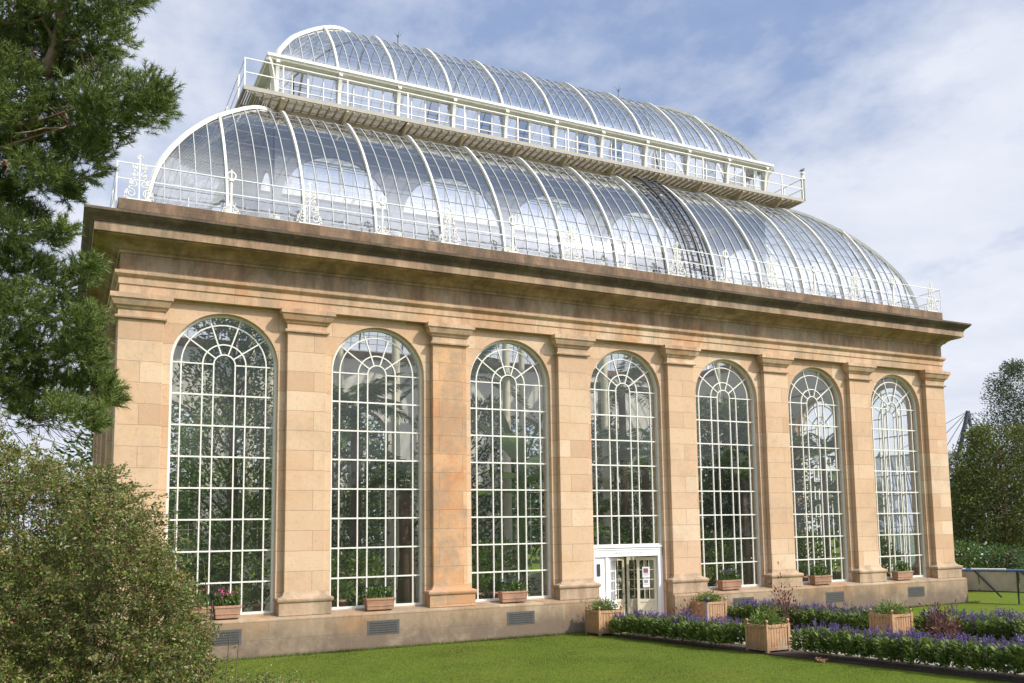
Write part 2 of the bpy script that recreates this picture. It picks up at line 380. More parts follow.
def facade(side):
    T = TF[side]; nb = FACN[side]; w = MB(T)
    ue0, ue1 = .3, nb*B-.3; zt = ZCAP+.05
    for k in range(nb):
        c = (k+.5)*B; a = ue0 if k == 0 else k*B; b = ue1 if k == nb-1 else (k+1)*B
        door = side == 'front' and k == 3
        zb = 0. if door else ZS-.02
        o = outline(HOLE, zb, ZA)
        for v in (VW, VB):
            w.mi = 0 if v == VW else 1
            w.add([(a, v, 0), (c-HOLE, v, 0), (c-HOLE, v, ZA), (a, v, ZA)], [(0, 1, 2, 3)])
            w.add([(c+HOLE, v, 0), (b, v, 0), (b, v, ZA), (c+HOLE, v, ZA)], [(0, 1, 2, 3)])
            w.add([(a, v, ZA), (c-HOLE, v, ZA), (c-HOLE, v, zt), (a, v, zt)], [(0, 1, 2, 3)])
            w.add([(c+HOLE, v, ZA), (b, v, ZA), (b, v, zt), (c+HOLE, v, zt)], [(0, 1, 2, 3)])
            if not door: w.add([(c-HOLE, v, 0), (c+HOLE, v, 0), (c+HOLE, v, zb), (c-HOLE, v, zb)], [(0, 1, 2, 3)])
            arc = o[1:-1]
            for i in range(len(arc)-1):
                (p, q), (r, s) = arc[i], arc[i+1]
                w.add([(c+p, v, q), (c+r, v, s), (c+r, v, zt), (c+p, v, zt)], [(0, 1, 2, 3)])
        w.mi = 0; oo = o if door else o+[o[0]]
        for i in range(len(oo)-1):
            (p, q), (r, s) = oo[i], oo[i+1]
            w.add([(c+p, VW, q), (c+r, VW, s), (c+r, VB, s), (c+p, VB, q)], [(0, 1, 2, 3)])
    w.build('wall', [M['ashlar'], M['inwall']], house)
for s_ in TF: facade(s_)
# mitred mouldings round the whole building
r = MB()   # plinth, open at the door
prof_pl = [(.30, -.2), (.30, .98), (.27, 1.03), (-.18, 1.10), (-.18, -.2)]
DX0, DX1 = 3.5*B-HOLE, 3.5*B+HOLE
def plinth_run():
    n = len(prof_pl); ring = []
    def P(cx, cy, sx, sy): return [(cx+sx*e, cy+sy*e, z) for e, z in prof_pl]
    rows = [P(DX1, Y0, 0, -1), P(X1, Y0, 1, -1), P(X1, Y1, 1, 1), P(X0, Y1, -1, 1), P(X0, Y0, -1, -1), P(DX0, Y0, 0, -1)]
    vs = [v for rr in rows for v in rr]; fs = []
    for a in range(5):
        for i in range(n): j = (i+1) % n; fs.append((a*n+i, (a+1)*n+i, (a+1)*n+j, a*n+j))
    fs += [tuple(range(n)), tuple(5*n+i for i in reversed(range(n)))]
    r.add(vs, fs)
plinth_run(); r.build('plinth', M['plinth'], house, .012)
def ringpart(name, prof, m, bev=.008):
    q = MB(); q.ringprof(X0, X1, Y0, Y1, prof); return q.build(name, m, house, bev)
ringpart('architrave', [(-.3, ZCAP), (.0, ZCAP), (.0, 9.86), (.03, 9.87), (.03, 10.05), (.06, 10.07), (.12, 10.13), (.13, 10.21), (-.3, 10.21)], M['plain'])
ringpart('frieze', [(-.3, 10.212), (-.01, 10.212), (-.01, 10.70), (-.3, 10.70)], M['frieze'], 0)
ringpart('cornice', [(-.3, 10.702), (.02, 10.702), (.04, 10.76), (.12, 10.80), (.20, 10.88), (.36, 10.97), (.58, 11.0), (.58, 11.04), (.65, 11.04), (.65, 11.27), (-.3, 11.27)], M['corona'])
ringpart('cornice', [(-.3, 11.273), (.67, 11.273), (.68, 11.31), (.72, 11.36), (.82, 11.44), (.87, 11.50), (.89, 11.51), (.89, 11.58), (.10, 11.84), (-.3, 11.84)], M['cornice'])
ringpart('parapet', [(-.9, 11.80), (.10, 11.843), (.10, 12.15), (-.9, 12.15)], M['parapet'], .012)
# pilasters with bases and capitals
sh_r = [(.0, 1.66), (.0, 1.72), (.0, 8.96)]
base_r = [(.17, 1.06), (.17, 1.40), (.20, 1.42), (.215, 1.46), (.215, 1.50), (.19, 1.53), (.10, 1.56), (.04, 1.61), (.005, 1.70)]
cap_r = [(.0, 8.955), (.075, 8.965), (.085, 9.00), (.075, 9.03), (.012, 9.035), (.012, 9.20), (.05, 9.215), (.06, 9.26), (.12, 9.30), (.165, 9.40), (.18, 9.44), (.18, 9.46), (.215, 9.47), (.215, 9.597)]
def pilaster(fp, red=False):
    x0, x1, y0, y1 = fp
    q = MB(); q.loft(x0, x1, y0, y1, [(0, 1.69), (0, 8.958)]); p = q.build('pilaster', M['redashlar' if red else 'ashlar'], house, .01)
    q = MB(); q.loft(x0, x1, y0, y1, base_r); q.build('pilaster_base', M['redashlar' if red else 'base'], p)
    q = MB(); q.loft(x0, x1, y0, y1, cap_r); q.build('capital', M['plain'], p)
def foot(side, k):
    T = TF[side]; a = T((k*B-HS, 0, 0)); b = T((k*B+HS, .45, 0))
    return min(a[0], b[0]), max(a[0], b[0]), min(a[1], b[1]), max(a[1], b[1])
for side in TF:
    for k in range(1, FACN[side]): pilaster(foot(side, k), side == 'front' and k == 2)
for (x0, x1) in ((X0, X0+2*HS), (X1-2*HS, X1)):
    for (y0, y1) in ((Y0, Y0+2*HS), (Y1-2*HS, Y1)): pilaster((x0, x1, y0, y1))
# vents in the plinth
for side in ('front',):
    for k in range(NB):
        if k == 3: continue
        c = (k+.5)*B; q = MB(); q.box(c-.47, c+.47, -.306, -.25, .40, .80); v = q.build('vent', M['slate'], house, .006)
        q = MB()
        for i in range(5): q.box(c-.40, c+.40, -.312, -.3, .45+i*.065, .475+i*.065)
        q.build('vent_grille', M['dark'], v)
# windows
VG = .44
def window_mesh(zs, door=False):
    f = MB(); o = outline(HW, zs, ZA); pts = [(p, VG, q) for p, q in o]
    f.bar(pts, (0, 1, 0), .075, .14)
    f.box(-HW-.03, HW+.03, VG-.09, VG+.05, zs-.04, zs+.045)
    b = MB(); up = (0, 1, 0); BW = .034; BH = .06
    def vb(x, z0, z1): b.bar([(x, VG, z0), (x, VG, z1)], up, BW, BH)
    for x in (.28, .565, 1.11):
        for s in (-1, 1): vb(s*x, zs+.03, ZA)
        n = 20; b.bar([(-x*math.cos(math.pi*i/n), VG, ZA+x*math.sin(math.pi*i/n)) for i in range(n+1)], up, BW, BH)
    z = ZA
    while z > zs+.3:
        if abs(z-ZA) < .01:
            for s in (-1, 1): b.bar([(s*.28, VG-.004, z), (s*HW, VG-.004, z)], up, BW, BH)
        else: b.bar([(-HW, VG-.004, z), (HW, VG-.004, z)], up, BW+.008, BH)
        z -= .852
    for a in (36, 72, 108, 144):
        c_, s_ = math.cos(R(a)), math.sin(R(a)); b.bar([(c_*.28, VG-.004, ZA+s_*.28), (c_*HW, VG-.004, ZA+s_*HW)], up, BW, BH)
    gl = MB(); gl.add([(p, VG, q) for p, q in o], [tuple(range(len(o)))])
    return f, b, gl
def make_window(zs):
    f, b, gl = window_mesh(zs)
    return f, b, gl
def place_window(side, k, zs=ZS, cache={}):
    key = zs
    if key not in cache:
        f, b, gl = window_mesh(zs); w = f.build('window', M['white'], house); bb = b.build('glazing_bars', M['white'], w); gg = gl.build('glass', M['wglass'], w)
        cache[key] = (w, bb, gg)
    else:
        w0, b0, g0 = cache[key]; w = w0.copy(); COL.objects.link(w)
        for ch in (b0, g0): c = ch.copy(); COL.objects.link(c); c.parent = w
    T = TF[side]; p = T(((k+.5)*B, 0, 0)); w.location = p
    w.rotation_euler.z = {'front': 0, 'left': -math.pi/2, 'right': math.pi/2, 'back': math.pi}[side]
    w.parent = house
for side in TF:
    for k in range(FACN[side]): place_window(side, k, 2.71 if (side == 'front' and k == 3) else ZS)
# entrance
c = 3.5*B
f = MB()
f.box(c-HW, c+HW, .34, .52, 2.34, 2.56)
f.box(c-HW, c+HW, .32, .52, 2.563, 2.60); f.box(c-HW-.02, c+HW+.02, .30, .5, 2.632, 2.68); f.box(c-HW, c+HW, .36, .52, 2.602, 2.63)
f.box(c-HW-.03, c-HW+.07, .34, .54, .0, 2.34); f.box(c+HW-.16, c+HW+.03, .34, .54, .0, 2.34)
df = f.build('door_frame', M['doorwhite'], house, .006)
q = MB(); q.box(c-HW+.072, c-HW+.62, .40, .47, .0, 2.338); q.box(c-HW+.14, c-HW+.55, .39, .40, .2, 1.2); q.box(c-HW+.50, c-HW+.62, .36, .40, 0., 2.33)
q.build('side_panel', M['doorwhite'], df, .004)
q = MB(); q.box(c-HW+.17, c-HW+.30, .382, .398, 1.72, 2.12); q.build('door_pane', M['dark'], df)
tc = bpy.data.curves.new('lettering', 'FONT'); tc.body = 'TEMPERATE PALM HOUSE'; tc.size = .15; tc.extrude = .002; tc.align_x = 'CENTER'
to = bpy.data.objects.new('lettering', tc); COL.objects.link(to)
bpy.context.view_layer.update()
me = bpy.data.meshes.new_from_object(to); bpy.data.objects.remove(to)
lo = new_obj('lettering', me, simple('faded lettering', (.45, .43, .38), .6), df); lo.location = (c-.05, .337, 2.41); lo.rotation_euler.x = math.pi/2; lo.scale = (.72, .85, 1)
def door_leaf(hx, hy, ang, w, mirror=1, m='doorwhite'):
    d = MB(); H = 2.30; t_ = .03
    d.box(0, .09, -t_, t_, .03, H); d.box(w-.09, w, -t_, t_, .03, H); d.box(.09, w-.09, -t_, t_, H-.11, H); d.box(.09, w-.09, -t_, t_, .03, .22); d.box(.09, w-.09, -t_, t_, .78, .88)
    d.box(.09, w-.09, -.012, .012, .22, .78)
    for i in (1, 2): x = .09+(w-.18)*i/3; d.box(x-.012, x+.012, -.02, .02, .88, H-.11)
    for i in (1, 2, 3): z = .88+(H-.99)*i/4; d.box(.09, w-.09, -.018, .018, z-.012, z+.012)
    o = d.build('door', M[m], house, .003); o.location = (hx, hy, 0); o.rotation_euler.z = ang
    gq = MB(); gq.add([(.09, 0, .88), (w-.09, 0, .88), (w-.09, 0, H-.11), (.09, 0, H-.11)], [(0, 1, 2, 3)]); gq.build('glass', M['wglass'], o)
    hq = MB(); hq.tube([(w-.06, -.06, 1.05), (w-.15, -.07, 1.05)], .012); hq.tube([(w-.06, -.06, 1.05), (w-.06, .02, 1.05)], .012); hq.build('handle', M['dark'], o)
    return o
door_leaf(c-HW+.64, .42, R(38), .60)
rd = door_leaf(c+HW-.17, .47, R(180-22), .68, m='cream')  # cream instead of white puts the leaf's shade into its colour
door_leaf(c-.42, 1.1, R(8), .78, m='cream'); door_leaf(c+.40, 1.12, R(-6), .78, m='cream')
q = MB(); q.box(c-HW-.05, c-.46, 1.05, 1.13, 0, 2.6); q.box(c+HW+.0, c+HW+.08, .8, 1.2, 0, 2.6); 
q.box(c-.46, c+HW+.08, 1.05, 1.15, 2.36, 2.6)
q.build('vestibule', M['cream'], house)
q = MB(); q.box(c-HW, c+HW, -.32, .9, -.1, .05); q.build('threshold', M['base'], house, .01)
# interior floor, ceiling ledge, columns and arcade
q = MB(); q.box(.35, L7-.35, .83, D-.83, -.2, .20); q.build('floor', M['infloor'], house)
q = MB(); q.ringprof(X0, X1, Y0, Y1, [(-.31, 9.7), (-.80, 9.7), (-.80, 11.8), (-.31, 11.8)]); q.build('inner_wall', M['inwall'], house)
LX0, LX1, LY0, LY1 = 4.3, 25.8, 5.2, D-5.2
colpts = [(x, y) for y in (LY0+.1, LY1-.1) for x in [k*B for k in range(1, 7)]]+[(x, D/2) for x in (B, 6*B)]
for (x, y) in colpts:
    q = MB(); q.sm = True; q.lathe((x, y, .2), [(.24, 0), (.24, .35), (.17, .45), (.155, 5.0), (.20, 5.05), (.20, 5.15), (.15, 5.25), (.14, 13.6), (.22, 13.75), (.22, 13.9)], 14); q.build('column', M['cream'], house)
def arcade(p0, p1, n):   # thin plate with round-headed openings
    q = MB(); a = Vector(p0); d = Vector(p1)-a; Lg = d.length; d.normalize(); nn = Vector((-d.y, d.x, 0)); w = Lg/n; rr = w/2-.22
    def P(u, v, z): return a+d*u+nn*v+Vector((0, 0, z))
    zt = 17.60
    for i in range(n):
        c0 = (i+.5)*w; zc = 14.6
        ns = 16; arc = [(c0-rr*math.cos(math.pi*k/ns), zc+min(rr, 2.6)*math.sin(math.pi*k/ns)) for k in range(ns+1)]
        for v in (-.06, .06):
            q.add([P(i*w, v, zc-.6), P(c0-rr, v, zc-.6), P(c0-rr, v, zc), P(i*w, v, zc)], [(0, 1, 2, 3)]); q.add([P(c0+rr, v, zc-.6), P((i+1)*w, v, zc-.6), P((i+1)*w, v, zc), P(c0+rr, v, zc)], [(0, 1, 2, 3)])
            q.add([P(i*w, v, zc), P(c0-rr, v, zc), P(c0-rr, v, zt), P(i*w, v, zt)], [(0, 1, 2, 3)]); q.add([P(c0+rr, v, zc), P((i+1)*w, v, zc), P((i+1)*w, v, zt), P(c0+rr, v, zt)], [(0, 1, 2, 3)])
            for k in range(ns): q.add([P(arc[k][0], v, arc[k][1]), P(arc[k+1][0], v, arc[k+1][1]), P(arc[k+1][0], v, zt), P(arc[k][0], v, zt)], [(0, 1, 2, 3)])
        for k in range(ns): q.add([P(arc[k][0], -.06, arc[k][1]), P(arc[k+1][0], -.06, arc[k+1][1]), P(arc[k+1][0], .06, arc[k+1][1]), P(arc[k][0], .06, arc[k][1])], [(0, 1, 2, 3)])
    q.build('arcade', M['arcadegrey'], house)
arcade((LX0, LY0+.1, 0), (LX1, LY0+.1, 0), 5); arcade((LX0, LY1-.1, 0), (LX1, LY1-.1, 0), 5); arcade((LX0, LY0+.1, 0), (LX0, LY1-.1, 0), 2); arcade((LX1, LY0+.1, 0), (LX1, LY1-.1, 0), 2)
# interior ring beam, tie bars
q = MB()
for y in (LY0+.1, LY1-.1): q.box(LX0, LX1, y-.08, y+.08, 13.75, 13.98)
for x in (LX0, LX1): q.box(x-.08, x+.08, LY0+.18, LY1-.18, 13.75, 13.98)
for k in range(1, 7):
    for y0, y1 in ((.8, LY0), (LY1, D-.8)): q.tube([(k*B, y0, 12.0), (k*B, y1, 13.8)], .035, 6)
q.build('beam', M['ribgrey'], house)

# ---- curved glass roofs
def spline(pts, m=6):
    o = []; P = [Vector((a, b)) for a, b in pts]
    for i in range(len(P)-1):
        p0 = P[max(i-1, 0)]; p1 = P[i]; p2 = P[i+1]; p3 = P[min(i+2, len(P)-1)]
        for k in range(m):
            t = k/m; o.append(tuple(.5*((2*p1)+(p2-p0)*t+(2*p0-5*p1+4*p2-p3)*t*t+(3*p1-p0-3*p2+p3)*t**3)))
    o.append(tuple(P[-1])); return o
def prof_at(prof, d):
    for i in range(len(prof)-1):
        if prof[i][0] <= d <= prof[i+1][0]:
            t = (d-prof[i][0])/max(1e-9, prof[i+1][0]-prof[i][0]); return prof[i][1]+t*(prof[i+1][1]-prof[i][1])
    return prof[-1][1]
def cut(prof, dmax):
    p = [q for q in prof if q[0] < dmax-1e-6]; return p+[(dmax, prof_at(prof, dmax))]
def vault(name, rect, prof, ribs_x, ribs_y, nbar, label_hips=True, ribw=.066, ribh=.10, m='white'):
    x0, x1, y0, y1 = rect; dm = prof[-1][0]
    gq = MB(); gq.sm = True
    for i in range(len(prof)-1):
        (d, z), (e, w) = prof[i], prof[i+1]
        a = [(x0+d, y0+d, z), (x1-d, y0+d, z), (x1-d, y1-d, z), (x0+d, y1-d, z)]; b = [(x0+e, y0+e, w), (x1-e, y0+e, w), (x1-e, y1-e, w), (x0+e, y1-e, w)]
        for k in range(4): gq.add([a[k], a[(k+1) % 4], b[(k+1) % 4], b[k]], [(0, 1, 2, 3)])
    roof = gq.build(name, M['rglass'], house)
    # (u, d) -> world per slope
    sl = [(lambda u, d, z: (u, y0+d, z), x0, x1, ribs_x, Vector((0, -1, 0))), (lambda u, d, z: (u, y1-d, z), x0, x1, ribs_x, Vector((0, 1, 0))),
          (lambda u, d, z: (x0+d, u, z), y0, y1, ribs_y, Vector((-1, 0, 0))), (lambda u, d, z: (x1-d, u, z), y0, y1, ribs_y, Vector((1, 0, 0)))]
    bars = MB()
    for T, a, b, rb, outw in sl:
        def path(u, off):
            dmx = min(dm, u-a, b-u)
            if dmx < .08: return None
            c_ = cut(prof, dmx); pts = []; nr = []
            for i, (d, z) in enumerate(c_):
                p, q_ = c_[max(i-1, 0)], c_[min(i+1, len(c_)-1)]; td, tz = q_[0]-p[0], q_[1]-p[1]; l = math.hypot(td, tz) or 1
                n_ = outw*(tz/l)+Vector((0, 0, td/l)); pts.append(Vector(T(u, d, z))+n_*off); nr.append(n_)
            return pts, nr
        edges = [a]+list(rb)+[b]
        for u in rb:
            r_ = path(u, .05)
            if r_: q = MB(); q.bar(r_[0], r_[1], ribw, ribh); q.build('rib', M[m], roof)
        for i in range(len(edges)-1):
            for k in range(1, nbar+1):
                u = edges[i]+(edges[i+1]-edges[i])*k/(nbar+1); r_ = path(u, .015)
                if r_: bars.bar(r_[0], r_[1], .024, .04)
    bars.build('glazing_bars', M['bargrey'], roof)
    laps = MB()                                       # lapped pane edges
    tot = 0; last = prof[0]; nxt = .62
    for d, z in prof[1:]:
        tot += math.hypot(d-last[0], z-last[1]); last = (d, z)
        if tot > nxt:
            nxt += .62
            laps.bar([(x0+d, y0+d, z), (x1-d, y0+d, z), (x1-d, y1-d, z), (x0+d, y1-d, z)], (0, 0, 1), .016, .016, closed=True)
    laps.build('pane_laps', M['lead'], roof)
    for sx, sy, cx, cy in ((1, 1, x0, y0), (-1, 1, x1, y0), (-1, -1, x1, y1), (1, -1, x0, y1)):
        q = MB(); pts = []; nr = []
        for i, (d, z) in enumerate(prof):
            p, q_ = prof[max(i-1, 0)], prof[min(i+1, len(prof)-1)]; td, tz = (q_[0]-p[0])*1.414, q_[1]-p[1]; l = math.hypot(td, tz)
            n_ = Vector((-sx, -sy, 0))/1.414*(tz/l)+Vector((0, 0, td/l)); pts.append(Vector((cx+sx*d, cy+sy*d, z))+n_*.06); nr.append(n_)
        q.bar(pts, nr, ribw*1.45, ribh*1.1); hr = q.build('hip_rib', M[m], roof)
    return roof
PL = spline([(0, 12.1), (.03, 12.5), (.22, 13.3), (.5, 13.95), (.82, 14.5), (1.27, 15.15), (2.0, 16.0), (3.2, 17.05), (3.95, 17.4), (4.4, 17.52)], 4)
PU = spline([(0, 19.80), (.02, 20.0), (.2, 20.35), (.6, 20.98), (1.1, 21.55), (1.8, 22.25), (2.5, 22.82), (3.1, 23.15), (3.725, 23.28)], 4)
lower = vault('lower_roof', (.1, L7-.1, .6, D-.6), PL, [k*HB for k in range(1, 14)], [.6+(D-1.2)*k/8 for k in range(1, 8)], 4)
upper = vault('upper_roof', (4.42, L7-4.42, 5.42, D-5.42), PU, [k*HB for k in range(3, 12)], [5.42+(D-10.84)*k/3 for k in (1, 2)], 4, ribw=.075, ribh=.11)
q = MB(); q.bar([(8.1, D/2, 23.33), (22.0, D/2, 23.33)], (0, 0, 1), .16, .10); q.build('ridge', M['ribgrey'], upper)
# curb at foot of lower roof
q = MB(); q.ringprof(.1, L7-.1, .6, D-.6, [(.12, 12.152), (.12, 12.24), (-.06, 12.26), (-.06, 12.152)]); q.build('curb', M['ribgrey'], lower)

# gallery
GX0, GX1, GY0, GY1 = 3.05, L7-3.05, 3.95, D-3.95
q = MB(); q.ringprof(GX0, GX1, GY0, GY1, [(0, 17.76), (0, 17.90), (-.04, 17.90), (-.04, 17.76)])
for i_ in range(16): e_ = -.06-i_*.072; q.ringprof(GX0, GX1, GY0, GY1, [(e_, 17.80), (e_, 17.84), (e_-.036, 17.84), (e_-.036, 17.80)])
gal = q.build('gallery', M['grating'], house)
q = MB()   # bearer slats under the deck
x = GX0+.1
while x < GX1-.1:
    for a, b in ((GY0+.02, GY0+1.2), (GY1-1.2, GY1-.02)): q.box(x, x+.035, a, b, 17.70, 17.778)
    x += .27
q.ringprof(4.35, L7-4.35, 4.9, D-4.9, [(.2, 17.42), (.2, 17.66), (0, 17.76), (0, 17.42)])
q.build('deck_bearers', M['rust'], gal)
ks = list(range(2, 13))
def bracket_gal(x, yo, sy, dx=0, sx=0):
    q = MB(); pts = [(0, 0, 17.77), (.0, 0, 17.68), (.45, 0, 17.45), (.8, 0, 17.28), (1.0, 0, 17.34), (1.15, 0, 17.77)]
    n = len(pts); vs = []
    for s in (-.05, .05):
        for a, _, z in pts:
            vs.append((x+s, yo+sy*a, z) if sy else (yo+sx*a, x+s, z))
    q.add(vs, [tuple(range(n)), tuple(range(n, 2*n))]+[(i, (i+1) % n, n+(i+1) % n, n+i) for i in range(n)]); q.build('bracket', M['rust'], gal)
for k in ks: bracket_gal(k*HB, GY0+.02, 1); bracket_gal(k*HB, GY1-.02, -1)
for y in [LY0+(LY1-LY0)*i/3 for i in range(4)]: bracket_gal(y, GX0+.02, 0, sx=1); bracket_gal(y, GX1-.02, 0, sx=-1)
q = MB()
RX0, RX1, RY0, RY1 = GX0+.03, GX1-.03, GY0+.03, GY1-.03
for z in (18.36, 18.84): q.bar([(RX0, RY0, z), (RX1, RY0, z), (RX1, RY1, z), (RX0, RY1, z)], (0, 0, 1), .035, .035, closed=True)
q.build('gallery_rail', M['white'], gal)
for x in [RX0]+[k*HB for k in ks]+[RX1]:
    for y in (RY0, RY1):
        q = MB(); q.box(x-.022, x+.022, y-.022, y+.022, 17.9, 18.86); q.build('railing_post', M['white'], gal)
for y in [LY0+(LY1-LY0)*i/3 for i in range(4)]:
    for x in (RX0, RX1):
        q = MB(); q.box(x-.022, x+.022, y-.022, y+.022, 17.9, 18.86); q.build('railing_post', M['white'], gal)
q = MB(); q.sm = True; q.lathe((GX1+.06, GY0+.1, 17.85), [(.09, 0), (.085, .95), (.13, .97), (.13, 1.03), (.085, 1.05), (.085, 1.22), (.11, 1.25), (.11, 1.30), (.03, 1.36)], 12); q.build('vent_pipe', M['white'], gal)

# lantern storey
lant = MB()
for a in range(1):
    lant.ringprof(LX0, LX1, LY0, LY1, [(.04, 17.80), (.04, 18.02), (-.06, 18.02), (-.06, 17.80)])
    lant.ringprof(LX0, LX1, LY0, LY1, [(.04, 19.36), (.04, 19.46), (-.06, 19.46), (-.06, 19.36)])
def wall_posts(side):
    n = 10 if side in 'fb' else 4
    for k in range(n+1):
        if side in 'fb': x = LX0+(LX1-LX0)*k/n; y = LY0 if side == 'f' else LY1; lant.box(x-.07, x+.07, y-.05, y+.05, 18.021, 19.359)
        elif 0 < k < n: y = LY0+(LY1-LY0)*k/n; x = LX0 if side == 'l' else LX1; lant.box(x-.05, x+.05, y-.07, y+.07, 18.021, 19.359)
for s_ in 'fblr': wall_posts(s_)
ln = lant.build('lantern_wall', M['white'], house)
q = MB()
for k in range(10):
    for y in (LY0, LY1):
        for j in range(1, 4):
            x = LX0+(k+j/4)*(LX1-LX0)/10; w = .03 if j == 2 else .015; q.box(x-w, x+w, y-.03, y+.03, 18.021, 19.359)
        q.box(LX0+k*HB+.07, LX0+(k+1)*HB-.07, y-.02, y+.02, 18.62, 18.65)
for x in (LX0, LX1):
    for k in range(4):
        w = (LY1-LY0)/4
        for j in (1, 2, 3): y = LY0+(k+j/4)*w; q.box(x-.03, x+.03, y-.015, y+.015, 18.021, 19.359)
q.build('glazing_bars', M['white'], ln)
q = MB()
opens = {0: 1, 2: 2, 3: 2, 4: 1, 5: 2, 6: 1, 7: 1, 8: 2, 9: 2}
for k in range(10):
    for j in range(4):
        xa, xb = LX0+(k+j/4)*HB, LX0+(k+(j+1)/4)*HB
        if opens.get(k) == j: continue
        q.add([(xa, LY0, 18.02), (xb, LY0, 18.02), (xb, LY0, 19.36), (xa, LY0, 19.36)], [(0, 1, 2, 3)])
        q.add([(xa, LY1, 18.02), (xb, LY1, 18.02), (xb, LY1, 19.36), (xa, LY1, 19.36)], [(0, 1, 2, 3)])
for x in (LX0, LX1): q.add([(x, LY0, 18.02), (x, LY1, 18.02), (x, LY1, 19.36), (x, LY0, 19.36)], [(0, 1, 2, 3)])
q.build('glass', M['rglass'], ln)
for k, j in opens.items():   # opened casements swung inwards, filled dark for the gloom in the openings
    xa = LX0+(k+j/4)*HB; q = MB(); w = HB/4-.03
    q.T = (lambda xa: (lambda p: (xa+p[0]*.35, LY0+.05+p[0]*.93, p[2])))(xa)
    q.box(0, w, 0, .03, 18.05, 18.10); q.box(0, w, 0, .03, 19.18, 19.24); q.box(0, .05, 0, .03, 18.1, 19.18); q.box(w-.05, w, 0, .03, 18.1, 19.18); q.box(.05, w-.05, .008, .02, 18.1, 19.18)
    q.build('casement', M['dark'], ln)
q = MB(); q.ringprof(LX0, LX1, LY0, LY1, [(-.05, 19.47), (.20, 19.47), (.30, 19.50), (.32, 19.56), (.36, 19.58), (.36, 19.68), (.10, 19.80), (-.12, 19.84), (-.12, 19.47)]); q.build('eaves', M['cream'] if False else M['white'], ln)
def curved_bracket(x, y, dx, dy):
    q = MB(); pts = []
    for i in range(11):
        t = i/10; a = t*math.pi/2; pts.append((x+dx*(.05+.30*(1-math.cos(a))), y+dy*(.05+.30*(1-math.cos(a))), 18.0+1.45*math.sin(a)))
    q.bar(pts, (dy, dx, 0), .12, .12); q.build('bracket', M['white'], ln)
for k in range(11):
    curved_bracket(LX0+k*HB, LY0, 0, -1); curved_bracket(LX0+k*HB, LY1, 0, 1)
for i in range(1, 4): curved_bracket(LX0, LY0+(LY1-LY0)*i/4, -1, 0); curved_bracket(LX1, LY0+(LY1-LY0)*i/4, 1, 0)
for sx, x in ((-1, LX0), (1, LX1)):
    for sy, y in ((-1, LY0), (1, LY1)): curved_bracket(x, y, sx, sy)
# lightning rods on the ridge
for x in (9.9, 20.6):
    q = MB(); q.tube([(x, D/2, 23.36), (x, D/2, 23.95)], .016, 6)
    for a in range(4): q.tube([(x, D/2, 23.8), (x+.14*math.cos(a*1.57), D/2+.14*math.sin(a*1.57), 24.02)], .008, 5)
    q.build('lightning_rod', M['dark'], upper)
# roof ladder beside the ninth rib
def ladder():
    q = MB(); pr = cut(PL, 3.6)
    for x in (8.42*HB, 8.66*HB, 8.80*HB):
        pts = []; nr = []
        for i, (d, z) in enumerate(pr):
            p, r_ = pr[max(i-1, 0)], pr[min(i+1, len(pr)-1)]; td, tz = r_[0]-p[0], r_[1]-p[1]; l = math.hypot(td, tz); n_ = Vector((0, -tz/l, td/l))
            pts.append(Vector((x, .6+d, z))+n_*.2); nr.append(n_)
        q.bar(pts, nr, .045, .07)
    tot = 0; last = pr[0]; nx = .3
    for d, z in pr[1:]:
        pass
    import bisect
    acc = [0]
    for i in range(1, len(pr)): acc.append(acc[-1]+math.hypot(pr[i][0]-pr[i-1][0], pr[i][1]-pr[i-1][1]))
    s = .2
    while s < acc[-1]:
        i = bisect.bisect(acc, s)-1; t = (s-acc[i])/max(1e-6, acc[i+1]-acc[i]) if i+1 < len(acc) else 0
        d = pr[i][0]+t*(pr[i+1][0]-pr[i][0]); z = pr[i][1]+t*(pr[i+1][1]-pr[i][1]); td, tz = pr[i+1][0]-pr[i][0], pr[i+1][1]-pr[i][1]; l = math.hypot(td, tz)
        n_ = Vector((0, -tz/l, td/l)); p = Vector((0, .6+d, z))+n_*.2
        q.tube([p+Vector((8.42*HB, 0, 0)), p+Vector((8.80*HB, 0, 0))], .018, 5); s += .3
    q.build('roof_ladder', M['dark'], lower)
ladder()
